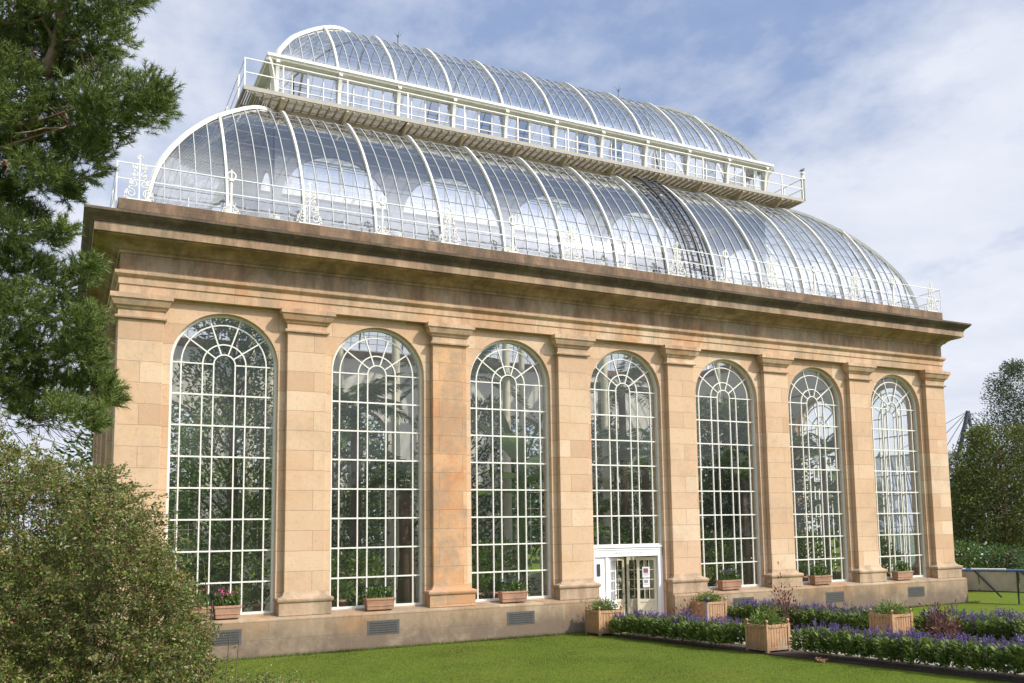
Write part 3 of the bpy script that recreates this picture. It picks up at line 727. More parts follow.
# parapet railing with scrolled standards
rail = MB(); qx0, qx1, qy0, qy1 = -.50, L7+.50, .0, D
pr_ = []
for z in (12.72, 13.16): rail.bar([(qx0-.2, qy0, z), (qx1+.2, qy0, z), (qx1+.2, qy1, z), (qx0-.2, qy1, z)], (0, 0, 1), .026, .026, closed=True)
rl = rail.build('roof_railing', M['ribgrey'], house)
def spiral(q, cx, cz, r, turns, sgn, y, w=.020, start=0.):
    pts = []
    n = int(18*turns)
    for i in range(n+1):
        t = i/n; a = start+sgn*turns*2*math.pi*t; rr = r*(1-.82*t); pts.append((cx+rr*math.cos(a), y, cz+rr*math.sin(a)))
    q.bar(pts, (0, 1, 0), w, .03)
def scroll_standard(x, y, wide, z0=12.15):
    q = MB()
    q.bar([(x, y, z0), (x, y, z0+1.28)], (0, 1, 0), .032, .032)
    q.box(x-.30 if wide else x-.16, x+.30 if wide else x+.16, y-.03, y+.03, z0, z0+.05)
    if wide:
        for s in (-1, 1):
            spiral(q, x+s*.20, z0+.20, .16, 1.6, s, y, start=-math.pi/2)
            spiral(q, x+s*.13, z0+.47, .12, 1.5, -s, y, start=math.pi/2)
            spiral(q, x+s*.09, z0+.72, .085, 1.4, s, y, start=-math.pi/2); spiral(q, x+s*.10, z0+.93, .08, 1.4, -s, y, start=math.pi/2)
            q.bar([(x+s*.36, y, z0+.06), (x+s*.25, y, z0+.33), (x+s*.14, y, z0+.62), (x+s*.12, y, z0+.85), (x+s*.05, y, z0+1.05)], (0, 1, 0), .025, .03)
        spiral(q, x, z0+1.18, .09, 1.0, 1, y)
    else:
        n = 14; q.bar([(x+.115*math.cos(2*math.pi*i/n), y, z0+1.10+.115*math.sin(2*math.pi*i/n)) for i in range(n)], (0, 1, 0), .035, .035, closed=True)
        for s in (-1, 1): spiral(q, x+s*.11, z0+.11, .10, 1.4, s, y, start=-math.pi/2); q.bar([(x+s*.24, y, z0+.03), (x+s*.15, y, z0+.10), (x+s*.05, y, z0+.27)], (0, 1, 0), .03, .03)
        q.box(x-.027, x+.027, y-.027, y+.027, z0+.02, z0+.95); q.box(x-.06, x+.06, y-.05, y+.05, z0+.93, z0+.98)
    return q.build('standard', M['white'], rl)
for k in range(0, 15):
    xx = k*HB-.15 if k == 0 else (k*HB+.15 if k == 14 else k*HB+.02)
    scroll_standard(xx, .0, k % 2 == 0)
for k in range(9):   # plain posts along the gables
    for x in (qx0-.2, qx1+.2):
        y = D*k/8; q = MB(); q.tube([(x, y, 11.75), (x, y, 13.18)], .022, 6); q.build('railing_post', M['ribgrey'], rl)
q = MB()
for k in range(29): x = .02+k*L7/28; q.tube([(x, .3, 12.15), (x, .3, 12.55)], .014, 5)
q.bar([(0, .3, 12.4), (L7, .3, 12.4)], (0, 0, 1), .02, .02)
q.build('gutter_guard', M['ribgrey'], rl)

# little bird on the pipe
bd = MB(); bd.sm = True
bz = Vector((GX1+.06, GY0+.1, 19.22))
def blob(mb, c, r, n=8, sq=(1, 1, 1)):
    prof = [(math.sin(math.pi*i/6)*r+1e-3, -math.cos(math.pi*i/6)*r) for i in range(7)]
    T0 = mb.T; mb.T = lambda p: (c[0]+p[0]*sq[0], c[1]+p[1]*sq[1], c[2]+p[2]*sq[2]); mb.lathe((0, 0, 0), prof, n); mb.T = T0
bd.tube([bz+Vector((-.16, 0, -.0)), bz+Vector((-.09, 0, .03)), bz+Vector((0, 0, .07)), bz+Vector((.07, 0, .11)), bz+Vector((.095, 0, .14)), bz+Vector((.125, 0, .155)), bz+Vector((.155, 0, .15))], [.015, .035, .065, .05, .042, .030, .004], 10)
for s in (-.02, .02): bd.tube([bz+Vector((0, s, .03)), bz+Vector((.005, s, -.01))], .006, 5)
tag(bd.build('bird', M['dark']), 'small dark bird perched on the white pipe at the right end of the roof gallery', 'bird')

# ------------------------------------------------------------------ planters and pots
def rosette(n, c, rad, hgt, L, W, up=.5, flat=1.):
    P = RNG.normal(size=(n, 3))*np.array([rad, rad, hgt])*.5+np.array(c)
    d = unit(P-np.array(c)+np.array([0, 0, -hgt*.4]))+np.array([0, 0, up])+RNG.normal(size=(n, 3))*.45
    return leaf_quads(P, d, L*(.7+.6*RNG.random(n)), W*(.7+.6*RNG.random(n)))
def planter(corner, label, S_=.86, rz=0., H=.74):
    o = empty('planter', (corner[0]+S_/2, corner[1]+S_/2, 0), rz); tag(o, label, 'planter', 'square timber planters by the path')
    h = S_/2; q = MB()
    for sgn in (-1, 1):
        for ax in (0, 1):
            def bx(a0, a1, b0, b1, z0, z1):
                if ax == 0: q.box(a0, a1, min(sgn*b0, sgn*b1), max(sgn*b0, sgn*b1), z0, z1)
                else: q.box(min(sgn*b0, sgn*b1), max(sgn*b0, sgn*b1), a0, a1, z0, z1)
            n = 7; w = (S_-.14)/n
            for i in range(n): bx(-h+.07+i*w+.005, -h+.07+(i+1)*w-.005, h-.045, h-.02+random.uniform(-.002, .002), .12, H-.08)
            bx(-h+.07, h-.07, h-.05, h-.005, .07, .15); bx(-h+.07, h-.07, h-.05, h-.003, H-.08, H)
    q.build('box_panels', M['wood'], o, .004)
    for a in (-1, 1):
        for b in (-1, 1):
            p = MB(); x, y = a*(h-.035), b*(h-.035); p.box(x-.04, x+.04, y-.04, y+.04, 0, H+.02); p.T = None; p.sm = True
            p.lathe((x, y, H+.02), [(.025, 0), (.02, .03), (.04, .06), (.042, .085), (.02, .115)], 10); p.build('post', M['wood'], o)
    q = MB(); q.box(-h+.05, h-.05, -h+.05, h-.05, .1, H-.06); q.build('soil', M['soil'], o)
    V = rosette(1100, (0, 0, H+.06), .36, .20, .09, .03, .9)
    quads_obj('plant', V, M['leafborder'], o)
    return o
planter((12.80, -1.52), 'square timber planter of green herbs at the left of the open entrance door', H=.76)
planter((17.12, -1.12), 'bright timber planter between the slim black-topped bollard and the fifth window', H=.78)
planter((13.93, -7.95), 'nearest square timber planter, standing at the lawn edge in a gap of the purple border', rz=R(3), S_=.80, H=.71)
planter((18.15, -8.15), 'square timber planter bushy with green, right of the nearest one and beside dark red leaves', rz=R(2), S_=.82)
def window_box(x, w, label, flower=None, green=True, dens=260):
    o = empty('window_box', (x, -.06, 1.085)); tag(o, label, 'window box', 'terracotta boxes on the window ledges')
    q = MB(); q.loft(-w/2+.03, w/2-.03, -.13, .13, [(-.0, 0), (.03, .27), (.045, .27), (.045, .33), (.0, .33), (-.01, .27)]); q.box(-w/2+.02, w/2-.02, -.155, -.14, .10, .13); q.build('box', M['terracotta'], o, .008)
    P = RNG.random((dens, 3))*np.array([w-.1, .22, .30])+np.array([-(w-.1)/2, -.11, .28])
    d = RNG.normal(size=(dens, 3))*.5+np.array([0, -.1, .9]); quads_obj('plant', leaf_quads(P, d, .14, .045), M['leafgreen'], o)
    if flower:
        n = 60; P = RNG.random((n, 3))*np.array([w-.1, .24, .14])+np.array([-(w-.1)/2, -.13, .56]); quads_obj('flowers', leaf_quads(P, RNG.normal(size=(n, 3)), .06, .05), M[flower], o)
window_box(1.60, .50, 'smaller terracotta box with pink flowers, left of a pair under the first window')
window_box(2.28, .66, 'wider terracotta box under the first window, right-hand one of the pair', 'petal_pink')
window_box(6.40, .82, 'pale terracotta box of green plants on the ledge of the second window')
window_box(10.60, .86, 'terracotta box with a violet bloom on the third window ledge, left of the entrance', 'salvia')
window_box(18.95, .86, 'reddish terracotta box with blue flowers on the ledge just right of the entrance', 'salvia')
window_box(23.2, .86, 'terracotta box on the ledge of the second last window at the right')
window_box(27.5, .86, 'terracotta box on the ledge of the last window, next to the right corner')

def flower_pot(x, y, z, label, m='leafgreen', fl=None, h=.4):
    o = empty('flower_pot', (x, y, z)); tag(o, label, 'potted plant', 'terracotta pots standing inside the windows')
    q = MB(); q.sm = True; q.lathe((0, 0, 0), [(.12, 0), (.17, .28), (.19, .28), (.19, .34), (.165, .34)], 16); q.build('pot', M['terracotta'], o)
    n = 260; P = RNG.normal(size=(n, 3))*np.array([.13, .13, .11])+np.array([0, 0, .36+h*.4]); quads_obj('plant', leaf_quads(P, unit(P-np.array([0, 0, .3]))+np.array([0, 0, .3]), .13, .06), M[m], o)
    if fl: n = 50; P = RNG.normal(size=(n, 3))*np.array([.15, .15, .06])+np.array([0, 0, .5+h*.5]); quads_obj('flowers', leaf_quads(P, RNG.normal(size=(n, 3)), .07, .06), M[fl], o)
# a bench of pots behind the glass
bench = MB(); 
for k in (0, 1, 2, 4, 5, 6):
    b = MB(); c0 = (k+.5)*B; b.box(c0-1.3, c0+1.3, .95, 1.35, .95, 1.0)
    for sx in (-1.2, 1.2):
        for yy in (1.0, 1.3): b.box(c0+sx-.03, c0+sx+.03, yy-.03, yy+.03, .2, .95)
    o = b.build('plant_bench', M['dark']); nth = ['first', 'second', 'third', '', 'fifth', 'sixth', 'seventh'][k]
    tag(o, 'low dark staging bench inside the %s window from the left' % nth, 'bench', 'benches inside the windows')
Lb = 'terracotta pot of %s inside the %s window from the left'
flower_pot(2.75, 1.12, 1.0, 'pot of variegated leaves inside the first window, right of the pink flowers', 'leaflime')
flower_pot(1.5, 1.12, 1.0, Lb % ('purple pink flowers', 'first'), 'leafdark', 'petal_pink', .5)
flower_pot(2.2, 1.15, 1.0, Lb % ('red flowers over the wide box', 'first'), 'leafdark', 'petal_pink', .6)
flower_pot(3.3, 1.12, 1.0, Lb % ('white flowers', 'first'), 'leafdark', 'petal_white', .5)
flower_pot(5.6, 1.12, 1.0, Lb % ('tall bright leaves', 'second'), 'leafgreen', None, .6)
flower_pot(9.9, 1.12, 1.0, Lb % ('leafy green', 'third'), 'leafgreen', None, .5)
flower_pot(10.5, 1.12, 1.0, Lb % ('dark leaves', 'third'), 'leafdark', None, .5)
flower_pot(18.7, 1.12, 1.0, Lb % ('yellow-green leaves', 'fifth'), 'leaflime', None, .5)
flower_pot(23.4, 1.12, 1.0, Lb % ('green leaves', 'sixth'), 'leafgreen', None, .5)

# ------------------------------------------------------------------ border planting
def salvia_variant(seed, spikes):
    rng = np.random.default_rng(seed)
    n = 420; th = rng.random(n)*6.283; rr = .26*np.sqrt(rng.random(n)); z = .10+.48*rng.random(n)**.8
    P = np.stack([rr*np.cos(th), rr*np.sin(th), z], 1); d = np.stack([np.cos(th), np.sin(th), .4+.6*rng.random(n)], 1)+rng.normal(size=(n, 3))*.3
    global RNG
    keep = RNG; RNG = rng
    V = leaf_quads(P, d, .13*(.6+.7*rng.random(n)), .05)
    fl = []
    for i in range(spikes):
        a = rng.random()*6.283; r0 = .20*math.sqrt(rng.random()); x, y = r0*math.cos(a), r0*math.sin(a); h = .52+.12*rng.random(); Ls = .10+.10*rng.random()
        m = 16; zz = h+Ls*rng.random(m); pp = np.stack([x+rng.normal(size=m)*.008+(zz-h)*.2*math.cos(a), y+rng.normal(size=m)*.008+(zz-h)*.2*math.sin(a), zz], 1)
        fl.append(leaf_quads(pp, rng.normal(size=(m, 3))*.5+np.array([0, 0, .8]) , .038, .018))
        pp = np.array([[x, y, .3]]); fl.append(leaf_quads(pp, np.array([[.0, 0, 1.]]), h+Ls-.3, .012))
    W = np.concatenate(fl)
    RNG = keep
    return V, W
protos = []
for i in range(5):
    V, W = salvia_variant(50+i, [8, 11, 15, 7, 18][i]); protos.append((V, W))
pobj = [None]*5
def put_salvia(x, y, s, i, label, group):
    V, W = protos[i]
    if pobj[i] is None:
        f = quads_obj('flowering_plant', V, M['leafborder']); w = quads_obj('flower_spikes', W, M['salvia'], f); pobj[i] = (f, w)
    else: f = pobj[i][0].copy(); COL.objects.link(f); w = pobj[i][1].copy(); COL.objects.link(w); w.parent = f
    f.location = (x, y, .02); f.rotation_euler.z = random.random()*6.28; f.scale = (s, s, s*random.uniform(.92, 1.08))
    tag(f, label, 'flowering plant', group)
def row(a, b, n, label, group, wid=2, s=1., skip=None):
    for i in range(n):
        for j in range(wid):
            t = (i+.5*(j % 2)+random.uniform(-.15, .15))/n; x = a[0]+(b[0]-a[0])*t+j*.36+random.uniform(-.05, .05); y = a[1]+(b[1]-a[1])*t+random.uniform(-.06, .06)
            put_salvia(x, y, s*random.uniform(.9, 1.12), random.randrange(5), label, group)
row((13.30, -1.85), (13.80, -6.95), 13, 'bushy green plant topped with violet spikes in the front border, between the two left planters', 'front border left of the nearest planter')
row((14.42, -8.75), (15.2, -15.2), 16, 'bushy green plant topped with violet spikes in the front border, right of the nearest planter', 'front border right of the nearest planter')
row((18.30, -1.0), (18.75, -6.9), 15, 'violet-spiked green plant in the rear border, close under the plinth of the wall', 'rear border close to the building', 3)
row((19.35, -8.1), (20.0, -13.9), 15, 'violet-spiked green plant in the rear border, right of the dark red leafy plant', 'rear border at the right', 3)
def red_plant(x, y, h, label, n=260, w=.20):
    P = RNG.normal(size=(n, 3))*np.array([w, w, h*.28])+np.array([0, 0, h*.62]); d = unit(P-np.array([0, 0, h*.4]))+RNG.normal(size=(n, 3))*.3
    o = quads_obj('red_leaved_plant', leaf_quads(P, d, .12, .05), M['redleaf']); o.location = (x, y, 0)
    q = MB()
    for i in range(6): a = i*1.05; q.tube([(0, 0, 0), (.05*math.cos(a), .05*math.sin(a), h*.4), (.2*math.cos(a), .2*math.sin(a), h*.8)], .012, 5)
    q.build('stems', M['bark'], o); tag(o, label, 'plant', 'dark red-leaved plants in the borders')
red_plant(18.0, -4.0, 1.25, 'tall dark red-leaved plant standing above the rear border, behind the nearest planter')
red_plant(18.95, -9.0, .85, 'low dark red-leaved plant directly right of the right-hand planter', 240, .17)
red_plant(18.2, -10.0, .80, 'dark red and pinkish leafy plant in the right border, in front of its violet spikes', 240, .17)
red_plant(14.9, -3.2, .75, 'small pinkish red-leaved plant beside the path before the entrance door', 160, .2)

# bollard and notices, fallen leaf
b = MB(); b.sm = True; bp = ground(694, 629); bx_, by_ = 16.85, -1.55
b.lathe((bx_, by_, 0), [(.07, 0), (.07, .03), (.04, .05), (.04, .85)], 14); bo = b.build('bollard', M['lead'])
q = MB(); q.sm = True; q.lathe((bx_, by_, 0), [(.05, .85), (.10, .87), (.11, .92), (.085, .98), (.02, 1.01)], 14); q.build('bollard_cap', M['dark'], bo)
tag(bo, 'slim grey bollard with a rounded black cap between the door and a planter', 'bollard')
def notice(z, w, h, label, cols, parent=None):
    o = empty('notice', (0, 0, 0)); tag(o, label, 'notice', 'papers taped to the door')
    a = R(180-22); hx, hy = c+HW-.17, .47
    o.location = (hx+math.cos(a)*.36, hy+math.sin(a)*.36, z); o.rotation_euler.z = a-math.pi
    q = MB(); q.box(-w/2, w/2, -.030, -.026, -h/2, h/2); q.build('paper', M['doorwhite'], o)
    for (x0, x1, z0, z1, cm) in cols: q = MB(); q.box(x0, x1, -.0345, -.0325, z0, z1); q.build('print', cm, o)
mred = simple('maroon print', (.28, .10, .16), .6); mgrey = simple('grey print', (.30, .30, .30), .6)
notice(1.78, .26, .36, 'upper white paper notice with a maroon block on the right-hand door leaf', [(-.09, .07, -.02, .13, mred), (-.09, .09, -.06, -.05, mgrey), (-.09, .05, -.10, -.09, mgrey)])
notice(1.42, .24, .30, 'lower white paper notice with a grey block on the right-hand door leaf', [(-.07, .06, 0, .10, mgrey), (-.07, .06, -.06, -.05, mgrey)])
lp = ground(822, 662); V = leaf_quads(RNG.normal(size=(14, 3))*np.array([.07, .05, .02])+np.array([lp.x, lp.y, .05]), RNG.normal(size=(14, 3))*np.array([1, 1, .3]), .12, .07)
tag(quads_obj('dead_leaves', V, simple('dead leaf', (.45, .22, .12), .8)), 'little heap of pale orange dead leaves on the lawn by the border', 'leaves')

# ------------------------------------------------------------------ trees
def limb_pts(a, b, n=7, sag=0., jit=.04):
    a = np.array(a); b = np.array(b); Ld = np.linalg.norm(b-a); out_ = []
    for i in range(n):
        t = i/(n-1); p = a+(b-a)*t; p = p+np.array([0, 0, sag*4*t*(1-t)])+(RNG.normal(size=3)*jit*Ld if 0 < i < n-1 else 0); out_.append(p)
    return out_
# --- pine at the left: boughs reaching into the picture
pine = tag(empty('pine_tree', (0, 0, 0)), 'dark green pine with dense needle tufts leaning in from the left edge', 'tree')
DP = 11.5
def fp(px, py, dz=0.): return np.array(far(px, py, DP+dz))
tb = fp(-150, 549); troot = np.array([tb[0], tb[1], 0.])
ttop = fp(-120, -260); 
q = MB(); q.sm = True; tp = limb_pts(troot, ttop, 9, 0, .008); q.tube(tp, [.24, .23, .21, .20, .18, .16, .14, .11, .06], 12); q.build('trunk', M['barkpale'], pine)
# boughs: (from px), list of clump centres px with radius px, depth offset
clumps = []
def C(px, py, r, dz=0., n=1.): clumps.append((px, py, r, dz, n))
for a in [(20, 10, 45), (60, 5, 40), (100, 0, 30, .3), (118, -5, 26), (30, 50, 45), (75, 40, 38), (105, 35, 28), (-10, 60, 50, .5), (15, 95, 45), (60, 80, 30, .4), (100, 62, 18), (95, 100, 34), (125, 100, 30), (150, 93, 22), (70, 125, 38), (104, 126, 28), (140, 114, 22), (155, 108, 15), (35, 140, 42), (80, 160, 30), (10, 160, 40), (95, 150, 18), (40, 175, 26), (62, 188, 18), (70, 196, 10), (5, 195, 28, .3),
          (128, -8, 22), (140, -20, 20),
          (15, 235, 24), (32, 222, 16), (48, 240, 14), (62, 232, 10), (0, 260, 32), (30, 270, 24, .3), (58, 285, 26, -.2), (85, 272, 15), (98, 268, 8), (20, 310, 34), (60, 315, 28), (84, 325, 22), (5, 350, 38), (45, 350, 32), (80, 352, 26), (100, 362, 18), (15, 385, 36), (55, 390, 32), (90, 385, 26), (110, 388, 17), (117, 402, 11), (25, 412, 22), (60, 412, 20), (85, 420, 18), (100, 420, 12), (-20, 120, 50), (-20, 200, 50), (-20, 300, 45), (-20, 380, 45), (-30, 30, 60)]:
    C(*a)
clumps = [c_ for c_ in clumps]
tuftP = []; tuftD = []
for (px, py, r, dz, n) in clumps:
    if px > 95 and py > 240: px -= 9
    rm = r/FPX*DP*(.78 if py > 180 else .92); c3 = fp(px, py, dz+random.uniform(-.5, .5)); k = int(32+r*r*.10)
    u = unit(RNG.normal(size=(k, 3)))*(RNG.random((k, 1))**.45)*rm*np.array([1, 1.3, .85])
    tuftP.append(c3+u); od = unit(u)*.8+np.array([.35, -.1, .65])+RNG.normal(size=(k, 3))*.3; tuftD.append(unit(od))
TP = np.concatenate(tuftP); TD = np.concatenate(tuftD)
nn = 40; K = len(TP)
s_ = RNG.random((K, nn, 1)); base = TP[:, None, :]+TD[:, None, :]*(s_*.15)
nd = unit(unit(RNG.normal(size=(K, nn, 3)))*.75+TD[:, None, :]*.85); Ln = .062+.04*RNG.random((K, nn, 1))
side = unit(np.cross(nd, RNG.normal(size=(K, nn, 3))))*.0045
V = np.stack([base-side, base+side, base+nd*Ln], axis=2).reshape(-1, 3, 3)
quads_obj('foliage', V, M['pine'], pine, 3)
q = MB(); q.sm = True
for (px, py, r, dz, n) in clumps:   # boughs from the trunk to each large clump, twigs inside
    if r >= 33:
        e = fp(px, py, dz); t = min(.95, max(.05, (e[2]-troot[2])/(ttop[2]-troot[2])-.05)); a = np.array(troot)+(ttop-troot)*t
        q.tube(limb_pts(a, e, 8, -.1, .02), [.05, .045, .038, .032, .026, .02, .014, .009], 7)
        for i in range(5): d = RNG.normal(size=3)*r/FPX*DP*.6; q.tube(limb_pts(e, e+d, 5, 0, .05), [.014, .012, .010, .008, .004], 5)
q.tube(limb_pts(fp(44, 75), fp(70, -30), 6, 0, .02), [.07, .065, .06, .055, .05, .045], 8)
q.tube(limb_pts(fp(52, 40), fp(38, 5), 5, 0, .03), [.03, .026, .02, .016, .01], 6)
q.build('boughs', M['barkpale'], pine)
# thin bare twigs against the sky
q = MB()
for i in range(26):
    a = fp(random.uniform(-10, 45), random.uniform(410, 430)); b = fp(random.uniform(30, 100), random.uniform(415, 470)); q.tube(limb_pts(a, b, 6, .05, .04), .005, 4)
q.build('twigs', M['bark'], pine)

# --- big olive-brown shrub bottom left
shrub = tag(empty('shrub', (0, 0, 0)), 'large dense olive green shrub with reddish twigs filling the lower left corner', 'shrub')
DS = 9.5
def top_profile(px):
    xs_ = [-60, 0, 30, 60, 80, 98, 112, 126, 142, 156, 170, 182, 194, 204]; ys_ = [430, 440, 452, 470, 476, 474, 478, 498, 515, 542, 568, 600, 640, 690]
    return float(np.interp(px, xs_, ys_))+7*math.sin(px/8.3)+5*math.sin(px/3.7+1)
LP = []; LD = []; tw = MB()
nt = 4300
for i in range(nt):
    px = random.uniform(-70, 200); yt = top_profile(px); py = yt+(720-yt)*random.random()**1.05+4
    dz = random.uniform(-1.0, 1.2)-(py-yt)/240*.9*random.random(); p = np.array(far(px, py, DS+dz))
    if math.sin(p[0]*6.1+1)*math.sin(p[2]*7.3)+math.sin(p[1]*5.2+p[2]*3.1) < -.95: continue
    d = unit(np.array([.35+random.gauss(0, .6), random.gauss(0, .6), .55+random.gauss(0, .35)])); Lt = random.uniform(.16, .38)
    n = 46; t = RNG.random((n, 1)); cur = p+d*Lt*t+np.array([0, 0, -.10])*t*t; LP.append(cur+RNG.normal(size=(n, 3))*.018); LD.append(d+RNG.normal(size=(n, 3))*.9)
    if i % 3 == 0: tw.tube([p, p+d*Lt*.5+np.array([0, 0, -.02]), p+d*Lt+np.array([0, 0, -.10])], .003, 3, caps=False)
for i in range(60):   # arching sprays beyond the outline
    px = random.uniform(40, 200); yt = top_profile(px); p = np.array(far(px-6, yt+10, DS+random.uniform(-.5, .5)))
    d = unit(np.array([.7, -.2, .75+random.gauss(0, .3)])); Lt = random.uniform(.22, .40)*(1 if px < 175 else .7)
    n = 40; t = RNG.random((n, 1)); LP.append(p+d*Lt*t+np.array([.05, 0, -.12])*t*t+RNG.normal(size=(n, 3))*.012); LD.append(d+RNG.normal(size=(n, 3))*.8)
    tw.tube([p, p+d*Lt*.5+np.array([0, 0, -.03]), p+d*Lt+np.array([.05, 0, -.12])], .003, 3, caps=False)
LP = np.concatenate(LP); LD = np.concatenate(LD); nl = len(LP)
quads_obj('foliage', leaf_quads(LP, LD, .020+.034*RNG.random(nl)**2, .011+.013*RNG.random(nl)), M['olive'], shrub)
for i in range(26):
    px = random.uniform(-40, 190); g0 = far(px*.6+10, 600, DS); p0 = (g0.x, g0.y, 0); e = far(px, top_profile(px)+30, DS+random.uniform(-.4, .6)); tw.tube(limb_pts(p0, e, 7, .1, .03), [.022, .02, .018, .014, .011, .008, .005], 6)
tw.build('stems', M['bark'], shrub)
# tall thin shoots at its right edge
q = MB(); LP = []; LD = []
for px, yt in ((206, 560), (214, 600), (226, 630), (197, 590), (237, 640)):
    g0 = far(px-4, 700, 9.3); top_ = far(px+random.uniform(-3, 4), yt, 9.3); pts = limb_pts((g0.x, g0.y, 0), top_, 7, 0, .008); q.tube(pts, .0045, 5)
    for j in range(46): t = random.random(); k_ = min(5, int(t*6)); LP.append(pts[k_]+(pts[k_+1]-pts[k_])*random.random()+RNG.normal(size=3)*.015); LD.append(RNG.normal(size=3)+np.array([0, 0, .5]))
st = q.build('tall_shoots', M['bark']); quads_obj('leaves', leaf_quads(np.array(LP), np.array(LD), .04, .018), M['olive'], st)
tag(st, 'thin upright leafy shoots rising at the right edge of the large olive shrub', 'plant')
# low creeping shrub at the bottom edge
n = 9000; cc = np.array(far(252, 692, 12.0)); P = RNG.normal(size=(n, 3))*np.array([.30, .34, .10])+cc+np.array([0, 0, -.05]); P[:, 2] = np.minimum(P[:, 2], cc[2]+.20)
lowb = quads_obj('low_shrub', leaf_quads(P, RNG.normal(size=(n, 3))+np.array([0, 0, .6]), .035, .018), M['olive'])
q = MB()
for i in range(14): a = i*.45; q.tube([(cc[0], cc[1], 0), (cc[0]+.15*math.cos(a), cc[1]+.15*math.sin(a), cc[2]*.6), (cc[0]+.4*math.cos(a), cc[1]+.4*math.sin(a), cc[2])], .012, 5)
q.build('stems', M['bark'], lowb)
tag(lowb, 'top of a small green shrub at the bottom edge, right of the large olive shrub', 'shrub')

# --- generic trees
def crown_tree(name, base, height, rad, m, label, n=9000, leaf=.16, group=None, shape='round', trunk='bark', zlo=.15, seed=1, cat='tree'):
    rng = np.random.default_rng(seed); o = empty(name, base); tag(o, label, cat, group)
    q = MB(); q.sm = True; q.tube([(0, 0, 0), (.05, 0, height*.4), (0, .05, height*.93)], [height*.022, height*.016, .03], 9)
    cs = []
    kk = 46
    for i in range(kk):
        t = zlo+(1-zlo)*(i+.5)/kk
        rr = rad*(1-t)**.75*1.05+.12 if shape == 'cone' else rad*math.sqrt(max(.04, 1-((t-.55)/.5)**2))
        a = i*2.399+rng.random(); r0 = rr*(.55+.4*rng.random()); cs.append((r0*math.cos(a), r0*math.sin(a), t*height, rr*.42+.25))
        q.tube(limb_pts((0, 0, max(.3, t*height-(.2 if shape == 'cone' else .12*height))), cs[-1][:3], 5, 0, .03), [.05, .04, .03, .02, .01], 5)
    q.build('trunk', M[trunk], o)
    P = []; Dn = []
    for (x, y, z, r) in cs:
        k = n//kk; u = unit(rng.normal(size=(k, 3)))*(rng.random((k, 1))**.5)*r*np.array([1, 1, .62]); P.append(u+np.array([x, y, z])); Dn.append(unit(u+np.array([x, y, .3*r])*.4)+rng.normal(size=(k, 3))*.5+np.array([0, 0, .2]))
    P = np.concatenate(P); Dn = np.concatenate(Dn)
    quads_obj('crown', leaf_quads(P, Dn, leaf*(.6+.8*rng.random(len(P))), leaf*.42), M[m], o); return o
def gp(px, py, dist):
    p = far(px, py, dist); return (p.x, p.y, 0)
crown_tree('conifer', gp(1008, 560, 58), 9.2, 3.0, 'conifer', 'bushy yellow-green conifer at the right edge behind the barrier', 26000, .20, shape='round', seed=3)
crown_tree('conifer', gp(982, 560, 62), 6.9, 2.3, 'conifer', 'lower dark yellow-green conifer hugging the right corner of the building', 15000, .20, shape='round', seed=4)
crown_tree('conifer', gp(1050, 560, 63), 14.2, 3.5, 'conifer2', 'tall dark conifer with open spreading branches rising above the yellow-green one', 36000, .17, seed=5, zlo=.3)
crown_tree('conifer', gp(1075, 560, 64), 11.5, 4.4, 'conifer2', 'dark conifer cut off by the right edge of the picture', 14000, .24, shape='cone', seed=6)
def flower_bush(px, dist, h, rad, m, fm, label, seed):
    o = crown_tree('bush', gp(px, 575, dist), h, rad, m, label, 5000, .12, seed=seed, zlo=.2, cat='bush'); rng = np.random.default_rng(seed)
    if fm: n = 90; a = rng.random(n)*6.28; z = h*(.4+.6*rng.random(n)); P = np.stack([rad*.95*np.cos(a), rad*.95*np.sin(a), z], 1); quads_obj('flowers', leaf_quads(P, rng.normal(size=(n, 3)), .16, .12), M[fm], o)
flower_bush(962, 46, 2.3, 1.3, 'leafgreen', 'petal_white', 'bush with white flowers beyond the barrier next to the building corner', 11)
flower_bush(985, 47, 1.9, 1.2, 'leafdark', 'petal_orange', 'bush with small orange flowers beyond the barrier', 12)
flower_bush(1010, 46, 2.0, 1.5, 'leafdark', None, 'plain dark green bush beyond the barrier under the conifers', 13)
# trees on the far side of the building, seen through its glass
for i, (x, y, h, r_) in enumerate([(2, 30, 11, 4), (9, 33, 12, 4.5), (17, 31, 11, 4.2), (25, 34, 12.5, 4.6), (33, 33, 11, 4.2), (41, 36, 12, 4.5), (50, 40, 12, 4.5)]):
    crown_tree('broadleaf_tree', (x, y, 0), h, r_, 'leafdark', 'dark broadleaf tree seen dimly through the glass from behind the building', 7000, .34, group='trees behind the palm house', seed=20+i)

# --- modern glasshouse with masts, far right
mg = tag(empty('glasshouse', (0, 0, 0)), 'distant modern glasshouse hung from dark steel masts beyond the right corner', 'greenhouse')
DG = 85
def fg(px, py, dz=0): return Vector(far(px, py, DG+dz))
base_z = fg(968, 560).z
def gl_pt(px, py, dz=0): return fg(px, py, dz)
mt = MB(); T_ = gl_pt(968, 411); Lf = gl_pt(952, 470); 
mt.tube([T_, gl_pt(953, 480)], .21, 6); mt.tube([T_, gl_pt(978, 470)], .17, 6); mt.tube([gl_pt(953, 480), Vector((gl_pt(950, 480).x, gl_pt(950, 480).y, 0))], .17, 6)
mt.tube([gl_pt(978, 470), Vector((gl_pt(980, 480).x, gl_pt(980, 480).y, 0))], .13, 6)
mt.build('mast', M['maststeel'], mg)
mt = MB(); T2 = gl_pt(969, 442, 14); mt.tube([T2, gl_pt(964, 470, 14), ], .16, 6); mt.tube([T2, gl_pt(975, 470, 14)], .13, 6); mt.build('mast', M['maststeel'], mg)
cb = MB()
for px, py in ((900, 450), (925, 455), (940, 457), (948, 470), (1000, 462), (1030, 470)): cb.tube([T_, gl_pt(px, py)], .03, 4)
